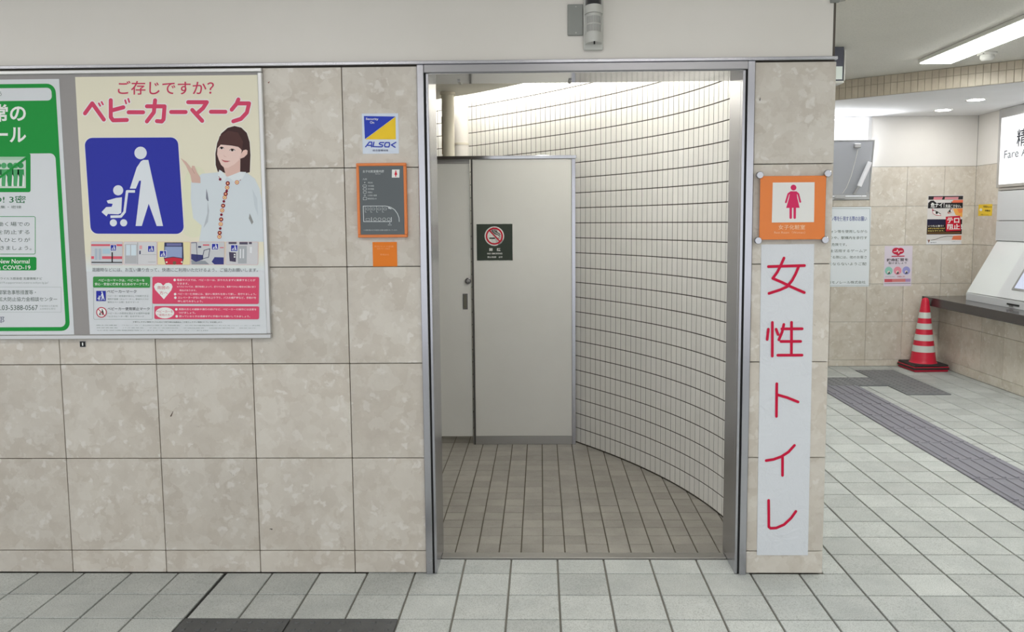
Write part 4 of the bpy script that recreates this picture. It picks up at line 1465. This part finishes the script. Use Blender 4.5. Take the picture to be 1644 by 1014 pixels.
MB().box(GMX0 + tf, GMX1 - tf, -0.0155, -0.0006, GMZ0 + tf, GMZ1 - tf, ink(98, 104, 108, 0.3)).build('plate', gm)
s = Sheet(gm, (GMX0, -0.0155, GMZ1), (GMX1, -0.0155, GMZ1), (GMX0, -0.0155, GMZ0), [(15, 50), (598, 48), (640, 945), (60, 950)], 0.0004)
LW = ink(206, 212, 214)
s.text('lettering', '女子化粧室案内図', 95, 133, 342, 165, LW, 1, 0.01)
s.text('lettering', 'Rest Room', 245, 172, 305, 186, LW, 1)
s.rect('restroom_mark', 437, 128, 525, 225, WHT, 1)
RM = ink(206, 30, 56)
s.disc('restroom_mark', 482, 148, 8, RM, 2)
s.poly('restroom_mark', [(474, 158), (490, 158), (500, 190), (488, 193), (488, 214), (476, 214), (476, 193), (466, 190)], RM, 2)
s.text('lettering', '凡例', 98, 232, 146, 254, LW, 1)
for y, t_, xr in ((285, '現在地', 215), (324, '洋式便器', 232), (361, '和式便器', 232), (401, '洗面台', 215), (439, '小児用小便器', 268), (478, '掃除用具入れ', 268)):
    s.text('lettering', t_, 160, y - 10, xr, y + 10, LW, 1)
s.text('lettering', '▼', 116, 277, 130, 295, LW, 1)
s.rframe('floor_plan', 100, 310, 146, 338, 9, 4, LW, 1)
s.rframe('floor_plan', 104, 346, 148, 376, 12, 4, LW, 1)
s.rframe('floor_plan', 106, 386, 148, 416, 12, 4, LW, 1)
s.rframe('floor_plan', 118, 430, 136, 448, 4, 3, LW, 1)
s.frame('floor_plan', 108, 460, 152, 494, 4, LW, 1)
s.stroke('floor_plan', [(370, 567), (112, 567), (122, 755), (446, 755), (444, 702)], 8, LW, 1, False)
s.stroke('floor_plan', [(370, 567), (430, 580), (480, 612), (515, 660), (534, 710), (538, 758)], 8, LW, 1, False)
s.poly('floor_plan', [(404, 596), (408, 576), (446, 600), (440, 606)], LW, 1)
for x in (134, 200, 268, 336):
    s.stroke('floor_plan', [(x, 572), (x + 2, 640), (x + 20, 642)], 3, LW, 1, False)
    s.rframe('floor_plan', x + 12, 590, x + 52, 616, 10, 3, LW, 1)
s.stroke('floor_plan', [(212, 702), (214, 752)], 7, LW, 1, False)
s.rframe('floor_plan', 146, 716, 194, 744, 4, 3, LW, 1)
for x in (254, 306, 360, 414):
    s.ring('floor_plan', x, 728, 16, 20, LW, 1, 14)
s.poly('floor_plan', [(428, 766), (420, 780), (436, 780)], LW, 1)
s.text('lettering', '現在地', 406, 788, 450, 802, LW, 1)
s.text('lettering', 'この案内図は女子化粧室の設備の配置を示しています。', 125, 850, 520, 866, LW, 1)
s.done({'floor_plan': 'white line plan of a room with one rounded corner'})

# ---- orange sticker
osx = thing('orange_sticker', 'small plain orange sticker under the restroom map', 'sticker', (0.156, 0, 1.336))
MB().box(0.107, 0.2055, -0.0013, -0.0003, 1.287, 1.3855, ink(232, 128, 40)).build('plate', osx)
s = Sheet(osx, (0.107, -0.0013, 1.3855), (0.2055, -0.0013, 1.3855), (0.107, -0.0013, 1.287), [(137, 828), (281, 826), (283, 968), (142, 970)], 0.0004)
s.text('lettering', '防犯カメラ設置', 150, 848, 262, 858, ink(246, 176, 120), 1)
s.text('lettering', '防犯ブザー作動中', 165, 862, 240, 872, ink(246, 176, 120), 1)
s.text('lettering', '警備会社', 183, 896, 235, 906, ink(246, 176, 120), 1)
s.done()

# ---- orange restroom sign on stand-off bolts
rs = thing('restroom_sign', 'orange acrylic women restroom sign held by four metal bolts at the top of the pillar', 'sign', (1.782, 0, 1.51))
MB().box(1.6535, 1.9115, -0.024, -0.018, 1.3845, 1.6345, M_ACRYL, 0.0015).build('plate', rs)
s = Sheet(rs, (1.6535, -0.024, 1.6345), (1.9115, -0.024, 1.6345), (1.6535, -0.024, 1.3845), [(147, 120), (675, 108), (660, 625), (133, 628)], 0.0004)
s.poly('white_panel', [(243, 170), (578, 163), (572, 485), (233, 490)], ink(228, 228, 226, 0.25), 1)
FP = ink(212, 44, 98)
s.disc('pictogram', 408, 208, 23, FP, 2, n=22)
s.poly('pictogram', [(382, 238), (432, 238), (438, 290), (456, 370), (348, 372), (372, 290)], FP, 2)
s.stroke('pictogram', [(386, 246), (366, 260), (346, 326)], 15, FP, 2.4)
s.stroke('pictogram', [(430, 246), (446, 260), (461, 322)], 15, FP, 2.4)
s.stroke('pictogram', [(385, 368), (384, 450)], 20, FP, 2.2)
s.stroke('pictogram', [(417, 368), (416, 450)], 20, FP, 2.2)
s.text('lettering#1', '女子化粧室', 285, 507, 500, 546, ink(250, 205, 165), 2, 0.01, 3)
s.text('lettering', 'Rest Room（Women）', 252, 557, 500, 580, ink(250, 205, 165), 2, 0, 3)
s.done({'pictogram': 'pink standing female figure', 'white_panel': 'white square inset panel'})
for x, z in ((1.6505, 1.6385), (1.9155, 1.6425), (1.6485, 1.3815), (1.9125, 1.3825)):
    MB().lathe((x, -0.0003, z), [(0.008, 0.0), (0.008, 0.018), (0.0145, 0.0182), (0.0145, 0.029), (0.0125, 0.031)], M_CHROME, n=20, axis='y').build('bolt', rs)
# round clip beads under the plate keep it on the bolts
# ---- paper banner
pbn = thing('paper_banner', 'long white paper banner with red handwritten-style characters taped down the pillar', 'banner', (1.776, 0, 0.08))
NB = 26
vv, ff = [], []
for i in range(NB + 1):
    f_ = i / NB
    z = 1.3655 + (0.0805 - 1.3655) * f_
    xl = 1.668 + 0.007 * f_
    xr = 1.878 + 0.007 * f_
    for jx in range(7):
        g_ = jx / 6
        edge = min(g_, 1 - g_) * 2
        y_ = -0.0022 - 0.0012 * math.sin(f_ * 31 + g_ * 5) ** 2 * edge - 0.0008 * math.sin(f_ * 13 + g_ * 9) ** 2 * (1 if 0 < i < NB else 0)
        vv.append((xl + (xr - xl) * g_, y_, z))
for i in range(NB):
    for jx in range(6):
        a = i * 7 + jx
        ff.append((a, a + 7, a + 8, a + 1))
pb2 = MB().add(vv, ff, M_BANNER, True)
nf = len(ff)
nv = len(vv)
vv += [(x, -0.0004, z) for x, y, z in vv]
ff += [(a + nv, d_ + nv, c_ + nv, b2 + nv) for a, b2, c_, d_ in ff]
bnd = list(range(7)) + [7 * i + 6 for i in range(1, NB + 1)] + [7 * NB + k for k in range(5, -1, -1)] + [7 * i for i in range(NB - 1, 0, -1)]
for a, c in zip(bnd, bnd[1:] + bnd[:1]):
    ff.append((a, c, c + nv, a + nv))
pb2.add(vv, ff[nf:], M_BANNER).build('paper', pbn)
s = Sheet(pbn, (1.668, -0.0044, 1.3655), (1.878, -0.0044, 1.3655), (1.675, -0.0044, 0.0805), [(1222, 392), (1307, 392), (1299.7, 891), (1215, 891)], 0.0004)
CR = ink(200, 18, 62)
q6 = lambda x, y: (1190 + x / 5.069, 260 + y / 5.07)
WS = 4.4
s.stroke('character#1', [q6(345, 778), q6(318, 838), q6(290, 890), q6(254, 938), q6(330, 970), q6(400, 1004), (1291, 467.5)], WS, CR, 1)
s.stroke('character#1', [q6(218, 845), q6(512, 838)], WS, CR, 1.3)
s.stroke('character#1', [q6(465, 845), q6(440, 905), q6(412, 955), q6(372, 1004), (1252, 463), (1234, 468.5)], WS, CR, 1.6)
q7 = lambda x, y: (1190 + x / 2.1563, 460 + y / 2.1574)
s.stroke('character#2', [q7(107, 117), q7(107, 232)], WS, CR, 1)
s.stroke('character#2', [q7(93, 140), q7(89, 175)], WS, CR, 1.3)
s.stroke('character#2', [q7(120, 140), q7(127, 158)], WS, CR, 1.6)
s.stroke('character#2', [q7(147, 124), q7(141, 150), q7(130, 176)], WS, CR, 1)
s.stroke('character#2', [q7(140, 139), q7(211, 139)], WS, CR, 1.3)
s.stroke('character#2', [q7(137, 182), q7(206, 182)], WS, CR, 1.6)
s.stroke('character#2', [q7(174, 117), q7(174, 229)], WS, CR, 1)
s.stroke('character#2', [q7(126, 229), q7(211, 229)], WS, CR, 1.3)
s.stroke('character#3', [q7(123, 327), q7(122, 440)], WS, CR, 1)
s.stroke('character#3', [q7(125, 365), q7(160, 375), q7(198, 390)], WS, CR, 1.3)
s.stroke('character#4', [q7(186, 541), q7(165, 564), q7(140, 580), q7(112, 590), q7(86, 594)], WS, CR, 1)
s.stroke('character#4', [q7(144, 582), q7(144, 646)], WS, CR, 1.3)
s.stroke('character#5', [q7(95, 734), q7(96, 828), q7(102, 833), q7(122, 832), q7(150, 820), q7(175, 797), q7(192, 773)], WS, CR, 1)
s.done()

# ---- sensor unit and grey cover plate above the doorway
em = thing('emergency_unit', 'white rounded wall unit with smoked upper cover and slotted grille above the doorway', 'alarm unit', (0.997, 0, 2.13))
def halfcyl(mb, x, z0, z1, rx, ry, mat, n=14, y0=0.004, k=1.0):
    v = []
    for z, kk in ((z0, k), (z1, 1.0)):
        for i in range(n + 1):
            a = math.pi * i / n
            v.append((x - rx * kk * math.cos(a), y0 - ry * kk * math.sin(a), z))
    m_ = n + 1
    mb.add(v, [(i, i + 1, m_ + i + 1, m_ + i) for i in range(n)], mat, True)
    mb.add(v, [tuple(range(m_))[::-1], tuple(range(m_, 2 * m_)), (0, m_, 2 * m_ - 1, m_ - 1)], mat)
ex = 0.9965
mb = MB().box(ex - 0.0385, ex + 0.0385, -0.014, 0.0055, 2.130, 2.46, M_UNIT, 0.004)
mb.build('back_plate', em)
mb = MB(); halfcyl(mb, ex, 2.262, 2.292, 0.036, 0.058, M_UNIT, y0=-0.012); mb.build('collar', em)
mb = MB(); halfcyl(mb, ex, 2.2925, 2.40, 0.031, 0.052, M_SMOKED, y0=-0.012); mb.build('smoked_cover', em)
mb = MB(); halfcyl(mb, ex, 2.4005, 2.46, 0.036, 0.058, M_UNIT, y0=-0.012); mb.build('cap', em)
mb = MB(); halfcyl(mb, ex, 2.186, 2.2615, 0.031, 0.050, M_UNIT, y0=-0.012); halfcyl(mb, ex, 2.1505, 2.1855, 0.035, 0.060, M_UNIT, y0=-0.012, k=0.93)
mb.build('body', em)
mb = MB()
for k in range(11):
    a = math.radians(38 + 10.4 * k)
    if k in (5,):
        pass
    cx_, cy_ = ex - 0.0315 * math.cos(a), -0.012 - 0.0508 * math.sin(a)
    for z0, z1 in ((2.193, 2.219), (2.224, 2.250)):
        mb.box(cx_ - 0.0014, cx_ + 0.0014, cy_ - 0.0006, cy_ + 0.004, z0, z1, M_PLASTICD)
mb.build('grille', em)
MB().box(ex - 0.003, ex + 0.003, -0.0725, -0.066, 2.140, 2.151, M_BLACK).build('bottom_slot', em)
cp = thing('cover_plate', 'blank grey metal cover plate beside the white wall unit', 'cover plate', (0.925, 0, 2.19))
MB().box(0.896, 0.9565, -0.004, 0.0055, 2.188, 2.307, M_GREYPL, 0.002).build('plate', cp)
for z in (2.198, 2.2975):
    MB().lathe((0.9285, -0.0039, z), [(0.003, 0.0), (0.0028, 0.0012)], M_STEELD, n=10, axis='y').build('screw', cp)
br = thing('corner_bracket', 'small dark metal bracket at the outer top corner of the white wall band', 'bracket', (1.93, 0, 2.30))
MB().box(1.915, 1.950, -0.010, 0.004, 2.300, 2.325, M_GREYPL, 0.003).build('plate', br)
MB().tube((1.945, -0.004, 2.304), (1.972, -0.004, 2.309), 0.004, M_STEELD, n=8).build('pin', br)

# ================================================================== HALL THINGS
# ---- ceiling lights
def batten(x0, x1, y0, y1, z, mat, label, group=None):
    t_ = thing('ceiling_light', label, 'ceiling light', ((x0 + x1) / 2, (y0 + y1) / 2, z), group)
    MB().box(x0, x1, y0, y1, z - 0.028, z - 0.0006, M_PLASTIC, 0.004).build('housing', t_)
    MB().box(x0 + 0.012, x1 - 0.012, y0 + 0.012, y1 - 0.012, z - 0.034, z - 0.0285, mat).build('diffuser', t_)
    return t_


batten(3.545, 3.79, 0.30, 2.88, 2.62, M_HALL, 'long fluorescent light on the hall ceiling towards the far beam')
for k, (x, y) in enumerate(((-2.6, -1.55), (-0.6, -1.55), (1.4, -1.55), (-2.6, -3.9), (-0.6, -3.9), (1.4, -3.9))):
    batten(x - 0.62, x + 0.62, y - 0.09, y + 0.09, 2.62, M_LAMP, 'fluorescent batten on the concourse ceiling outside the picture', 'battens over the concourse')
batten(3.545, 3.79, -4.0, -1.2, 2.62, M_HALL, 'long fluorescent light on the hall ceiling, out of the picture')

for (x, y), lb in (((4.50, 4.47), 'round recessed downlight in the lower ceiling, the one nearer the far wall'), ((4.465, 3.83), 'round recessed downlight in the lower ceiling, the one nearer the tiled beam')):
    t_ = thing('downlight', lb, 'downlight', (x, y, 2.46), 'recessed downlights')
    mb = MB()
    n = 24
    v = []
    for r, z in ((0.082, 2.4595), (0.080, 2.456), (0.066, 2.4565)):
        for i in range(n):
            a = 2 * math.pi * i / n
            v.append((x + r * math.cos(a), y + r * math.sin(a), z))
    mb.add(v, [(k * n + i, (k + 1) * n + i, (k + 1) * n + (i + 1) % n, k * n + (i + 1) % n) for k in range(2) for i in range(n)], M_PLASTIC, True)
    mb.build('rim', t_)
    MB().tube((x, y, 2.4568), (x, y, 2.4592), 0.066, M_DOWN, n=24).build('lens', t_)

sd = thing('smoke_detector', 'round white smoke detector on the ceiling beside the long fluorescent light', 'smoke detector', (3.93, 2.665, 2.62))
MB().lathe((3.93, 2.665, 2.6195), [(0.062, 0.0), (0.062, -0.012), (0.055, -0.016)], M_PLASTIC, n=28).build('base', sd)
MB().lathe((3.93, 2.665, 2.6033), [(0.045, 0.0), (0.046, -0.02), (0.036, -0.034), (0.015, -0.038)], M_PLASTIC, n=24).build('sensing_head', sd)
MB().box(3.878, 3.886, 2.62, 2.628, 2.604, 2.61, M_CHROME).build('indicator', sd)

hs = thing('hanging_sign', 'hanging sign box with a dark end seen edge-on past the top of the pillar', 'sign', (2.70, 2.40, 2.62))
MB().box(2.42, 2.838, 2.40, 2.52, 2.395, 2.6195, base_mat('slate_paint', (0.12, 0.125, 0.165, 1), 0.5), 0.004).build('case', hs)
MB().box(2.43, 2.828, 2.397, 2.3998, 2.405, 2.49, M_SIGNG).build('lit_face', hs)
MB().box(2.4185, 2.8395, 2.396, 2.524, 2.380, 2.3948, M_PLASTIC, 0.003).box(2.8382, 2.846, 2.396, 2.524, 2.3949, 2.60, M_PLASTIC, 0.002).build('edge_strip', hs)

# ---- posters on the far wall
YBF = YB - 0.0006
def far_sheet(name, label, cat, x0, x1, z0, z1, src, mat=None):
    r_ = thing(name, label, cat, ((x0 + x1) / 2, YBF, z0))
    MB().box(x0, x1, YBF - 0.0012, YBF, z0, z1, mat or M_PAPER).build('paper', r_)
    return r_, Sheet(r_, (x0, YBF - 0.0012, z1), (x1, YBF - 0.0012, z1), (x0, YBF - 0.0012, z0), src, 0.0006, 0.0005)


n1, s = far_sheet('text_notice', 'large white text-only notice under the high window in the far wall', 'notice', 3.45, 4.042, 0.799, 1.5855, [(-45, 485), (250, 482), (238, 886), (-58, 886)], ink(232, 238, 242))
s.frame('lettering', -42, 490, 244, 882, 1.5, TXL, 1)
s.text('lettering', 'スマートフォン等を使用する際のお願い', -35, 529, 228, 554, ink(84, 96, 160), 1, 0.01, 3)
for t_, x0, y0, x1 in (('スマートフォン等を使用しながら', -42, 598, 230), ('の立ち止まりや、駅構内を歩行す', -44, 630, 230), ('ることは大変危険です。', -44, 664, 130), ('位置情報を活用するゲームア', -34, 696, 228),
                       ('プリを使用する際には、他のお客さ', -44, 728, 228), ('まの妨げにならないようご配', -44, 762, 226), ('多摩都市モノレール株式会社', -20, 856, 222)):
    s.text('lettering', t_, x0, y0, x1, y0 + 15, TX, 1)
s.done()

n2, s = far_sheet('pink_poster', 'small pale pink poster with a red heart and three coloured circles on the far wall', 'poster', 4.188, 4.461, 0.8015, 1.2, [(100, 528), (304, 532), (295, 826), (84, 824)], ink(226, 216, 228))
HR = ink(200, 40, 70)
s.disc('heart', 183, 566, 30, HR, 1, 24); s.disc('heart', 214, 566, 26, HR, 1.5, 22); s.poly('heart', [(150, 572), (245, 572), (196, 600)], HR, 2)
s.stroke('heart', [(165, 570), (185, 570), (192, 556), (200, 582), (208, 568), (228, 568)], 4, WHT, 3)
s.rect('lettering', 148, 600, 244, 607, HR, 2)
s.text('lettering#24', '救命講習を', 110, 618, 272, 640, ink(60, 50, 56), 2, 0.02, 3)
s.text('lettering', '受けましょう', 124, 645, 258, 660, ink(60, 50, 56), 2, 0.01, 3)
for cx_, c in ((126, (150, 206, 190)), (192, (236, 150, 166)), (257, (160, 160, 216))):
    s.disc('coloured_circles', cx_, 709, 29, ink(*c), 1, 30)
    s.disc('coloured_circles', cx_, 718, 11, ink(240, 224, 214), 2, 10, 10)
    s.poly('coloured_circles', [(cx_ - 12, 735), (cx_ + 4, 712), (cx_ + 10, 730)], ink(70, 70, 80), 3)
s.rect('lettering', 92, 770, 288, 793, ink(214, 130, 130), 1)
s.rect('lettering', 92, 770, 150, 793, ink(206, 90, 100), 2)
s.rect('lettering', 250, 770, 288, 793, ink(180, 150, 196), 2)
s.rect('lettering', 90, 802, 290, 806, ink(130, 130, 140), 1)
s.text('lettering', '応急手当の普及', 100, 748, 170, 757, TXL, 1)
s.text('lettering', '救命講習のご案内', 190, 748, 246, 757, HR, 1)
s.done()

n3, s = far_sheet('warning_poster', 'black, white and orange security poster showing two painted eyes on the far wall', 'poster', 4.592, 4.936, 1.2115, 1.692, [(108, 80), (712, 82), (682, 940), (82, 938)], ink(226, 222, 220))
s.poly('background', [(115, 92), (705, 94), (700, 158), (112, 156)], ink(50, 48, 50), 1)
s.poly('background', [(205, 108), (362, 108), (340, 156), (195, 156)], ink(222, 140, 150), 2)
s.poly('background', [(395, 112), (626, 112), (620, 154), (385, 152)], ink(222, 150, 158), 2)
s.poly('background', [(540, 165), (704, 165), (700, 212), (500, 214)], ink(238, 120, 90), 1)
s.poly('background', [(530, 315), (698, 312), (692, 470), (640, 440), (580, 430)], ink(244, 176, 90), 1)
s.poly('background', [(600, 318), (698, 318), (694, 380), (640, 400)], ink(240, 140, 80), 2)
s.poly('background', [(110, 212), (700, 212), (698, 306), (104, 306)], ink(36, 34, 36), 2)
s.poly('background', [(110, 212), (150, 175), (200, 170), (250, 212)], ink(36, 34, 36), 2)
s.poly('eyes', [(172, 310), (210, 340), (330, 425), (330, 438), (240, 430), (190, 400)], ink(200, 60, 90), 3)
s.poly('eyes', [(186, 345), (215, 350), (318, 412), (320, 430), (240, 420), (196, 396)], ink(240, 238, 236), 4)
s.stroke('eyes', [(185, 350), (215, 345), (270, 370), (322, 408)], 10, BK, 5)
s.disc('eyes', 254, 385, 19, BK, 6, 22)
s.poly('eyes', [(438, 385), (480, 330), (520, 318), (532, 340), (500, 392), (450, 404)], ink(206, 130, 120), 3)
s.poly('eyes', [(456, 380), (486, 340), (524, 328), (518, 360), (490, 386)], ink(240, 238, 236), 4)
s.stroke('eyes', [(440, 384), (484, 332), (528, 250), (500, 190)], 8, BK, 5)
s.disc('eyes', 478, 362, 13, BK, 6, 20)
s.poly('background', [(96, 498), (690, 502), (684, 764), (88, 762)], ink(44, 30, 30), 1)
s.poly('background', [(96, 500), (405, 502), (405, 600), (94, 600)], ink(40, 38, 64), 2)
s.rect('background', 100, 732, 660, 744, ink(150, 110, 60), 2)
s.poly('background', [(540, 790), (680, 785), (676, 862), (515, 858)], ink(236, 130, 90), 1)
s.stroke('background', [(165, 862), (240, 850), (330, 815), (430, 796), (530, 798)], 8, ink(80, 70, 66), 2)
s.rect('background', 84, 870, 676, 936, ink(236, 236, 238), 2)
s.poly('red_tag', [(410, 455), (655, 440), (668, 700), (415, 712)], ink(206, 30, 56), 3)
s.text('red_tag', 'テロ', 432, 472, 640, 570, WHT, 4, 0.03, 3)
s.text('red_tag', '阻止！', 436, 582, 690, 682, WHT, 4, 0.03, 3)
s.text('lettering#10', '危ナイ！', 150, 205, 385, 298, WHT, 5, 0.03, 3)
s.text('lettering#53', '見過ごさない。', 400, 240, 668, 298, WHT, 5, 0.02, 3)
s.text('lettering#89', 'いつもと違う！', 110, 598, 368, 632, WHT, 5, 0.015)
s.text('lettering', 'お客さまの気づきが', 110, 646, 396, 672, ink(244, 220, 120), 5, 0.015)
s.text('lettering', '安全を守ります。', 104, 688, 384, 712, ink(244, 220, 120), 5, 0.015)
s.poly('lettering', [(102, 855), (148, 855), (122, 916)], ink(150, 110, 100), 3)
s.text('lettering', '警視庁', 150, 896, 256, 914, ink(60, 60, 80), 3)
s.text('lettering', 'テロ対策東京パートナーシップ', 512, 878, 660, 900, TXL, 3)
s.done({'red_tag': 'red square with white characters'})

ys = thing('yellow_sticker', 'small yellow sticker on the marble in the far corner beside the ticket machine', 'sticker', (5.05, 4.70, 1.54))
MB().box(5.0482, 5.0496, 4.582, 4.826, 1.488, 1.598, ink(240, 204, 60)).build('plate', ys)
s = Sheet(ys, (5.0482, 4.826, 1.598), (5.0482, 4.582, 1.598), (5.0482, 4.826, 1.488), [(787, 232), (888, 222), (888, 300), (787, 306)], 0.0006, 0.0006)
s.text('lettering', '防犯カメラ', 824, 236, 884, 250, ink(70, 60, 40), 1, 0.02)
s.text('lettering', '作動中', 836, 262, 876, 276, ink(70, 60, 40), 1, 0.02)
s.disc('lettering', 806, 264, 10, WHT, 1, 9)
s.text('lettering', '監視しています', 808, 292, 864, 299, ink(90, 80, 50), 1)
s.done()

# ---- counter
ct = thing('counter', 'dark polished stone counter along the hall side wall', 'counter', (4.7, 3.0, 0.62))
MB().box(4.57, 5.049, -3.0, 4.899, 0.620, 0.703, M_COUNTER, 0.003).build('slab', ct)
MB().box(4.565, 5.0495, 4.470, 4.8975, 0.7032, 0.7072, M_PLASTICD).build('back_strip', ct) if False else None

# ---- fare adjustment machine
fmach = thing('fare_machine', 'white and grey fare adjustment machine with sloping front on the dark counter', 'ticket machine', (4.9, 3.6, 0.705))
Ya, Yb = 4.465, 2.3
mb = MB()
mb.prism([(4.78, Yb), (5.049, Yb), (5.049, Ya), (4.78, Ya)], 0.7045, 0.765, M_MACH)
mb.add([(4.78, Ya, .765), (5.049, Ya, .765), (5.049, Ya, 1.255), (4.78, Yb, .765), (5.049, Yb, .765), (5.049, Yb, 1.255)],
       [(0, 2, 1), (3, 4, 5), (0, 3, 5, 2)], M_MACH)
mb.build('body', fmach)
sl = Vector((0.269, 0, 0.49)).normalized()
sn = Vector((-0.49, 0, 0.269)).normalized()
def slope(y0, y1, t0, t1, off, th_, mat, name, par=fmach):
    b0 = Vector((4.78, 0, 0.765))
    pts = []
    for o_ in (off, off + th_):
        for y_, t_ in ((y0, t0), (y1, t0), (y1, t1), (y0, t1)):
            q_ = b0 + sl * t_ + sn * o_
            pts.append((q_.x, y_, q_.z))
    return MB().hexa(pts, mat).build(name, par)
slope(3.955, 4.455, 0.012, 0.552, 0.0005, 0.006, M_MACHW, 'blank_panel')
slope(2.35, 3.945, 0.012, 0.552, 0.0005, 0.012, M_MACH, 'operating_panel')
slope(3.05, 3.78, 0.095, 0.30, 0.0128, 0.006, M_PLASTICD, 'screen_frame')
scn = slope(3.08, 3.75, 0.112, 0.285, 0.019, 0.001, M_SCREEN, 'screen')
slope(3.35, 3.55, 0.18, 0.23, 0.0202, 0.0012, ink(90, 150, 220), 'screen_picture')
MB().box(4.775, 4.7797, 3.60, 3.78, 0.728, 0.742, M_BLACK).box(4.772, 4.7748, 3.68, 3.74, 0.715, 0.728, M_CHROME).build('coin_slot', fmach)
MB().box(4.774, 4.7797, 2.6, 3.28, 0.712, 0.755, M_BLACK).build('card_slot', fmach)

fu = thing('machine_surround', 'flat grey panels on the wall between the machine and the lit fare sign', 'panel', (5.05, 3.6, 1.26))
MB().box(5.030, 5.0605, 2.3, 4.47, 1.258, 1.438, M_MACH, 0.003).build('lower_panel', fu)
MB().box(5.030, 5.0605, 2.3, 4.465, 1.444, 1.712, M_MACH, 0.003).build('upper_panel', fu)
MB().box(5.030, 5.0605, 2.3, 4.465, 1.718, 1.742, M_ALU, 0.002).build('rail', fu)

fsn = thing('fare_sign', 'white backlit Fare Adjustment sign in a grey metal frame above the machine', 'sign', (5.04, 3.6, 1.75))
MB().box(5.015, 5.0605, 2.3, 4.475, 1.745, 2.459, M_ALU, 0.003).build('case', fsn)
MB().box(5.011, 5.0147, 2.36, 4.425, 1.772, 2.375, M_SIGNW).build('lit_face', fsn)
s = Sheet(fsn, (5.011, 4.425, 2.375), (5.011, 2.36, 2.375), (5.011, 4.425, 1.772), [(0, 0), (2.065, 0), (2.065, 0.603), (0, 0.603)], 0.001, 0.0005)
s.text('lettering#1', '精算機', 0.262, 0.130, 0.72, 0.285, ink(60, 60, 70), 1, 0.01, 4)
s.text('lettering', 'Fare Adjustment', 0.075, 0.300, 0.98, 0.395, ink(90, 92, 100), 1, 0, 4)
s.done()

# ---- traffic cone
CXC, CYC = 4.522, 4.72
tc = thing('traffic_cone', 'red traffic cone with four white reflective bands in the far corner beneath the counter', 'traffic cone', (CXC, CYC, 0))
ang = math.radians(3)
def rotbox(mb, hw, z0, z1, mat, ch=0.01):
    t_ = MB().box(-hw, hw, -hw, hw, z0, z1, mat, ch)
    c, s_ = math.cos(ang), math.sin(ang)
    mb.add([(CXC + x * c - y * s_, CYC + x * s_ + y * c, z) for x, y, z in t_.v], t_.f, mat)
mb = MB(); rotbox(mb, 0.165, 0.0005, 0.022, M_RED2, 0.006); mb.build('base', tc)
mb = MB(); rotbox(mb, 0.172, 0.0225, 0.040, M_RUBBER, 0.004); rotbox(mb, 0.165, 0.048, 0.070, M_RUBBER, 0.006); mb.build('weight', tc)
mb = MB(); rotbox(mb, 0.170, 0.0402, 0.0478, M_RED, 0.003); mb.build('weight_rim', tc)
zt = 0.700
rad = lambda z: 0.118 + (0.030 - 0.118) * (z - 0.07) / (zt - 0.07)
mb = MB()
mb.lathe((CXC, CYC, 0), [(0.128, 0.0705), (0.120, 0.080), (rad(0.10), 0.10), (rad(0.665), 0.665), (0.030, 0.685), (0.022, 0.697), (0.008, 0.7015)], M_RED, n=32)
mb.build('cone_body', tc)['label'] = 'red tapering plastic body'
for z0, z1 in ((0.178, 0.240), (0.288, 0.348), (0.398, 0.455), (0.505, 0.562)):
    mb = MB()
    n = 32
    v = []
    for z in (z0, z1):
        for i in range(n):
            a = 2 * math.pi * i / n
            r = rad(z) + 0.0015
            v.append((CXC + r * math.cos(a), CYC + r * math.sin(a), z))
    mb.add(v, [(i, (i + 1) % n, n + (i + 1) % n, n + i) for i in range(n)], M_REFL, True)
    mb.build('reflective_band', tc)
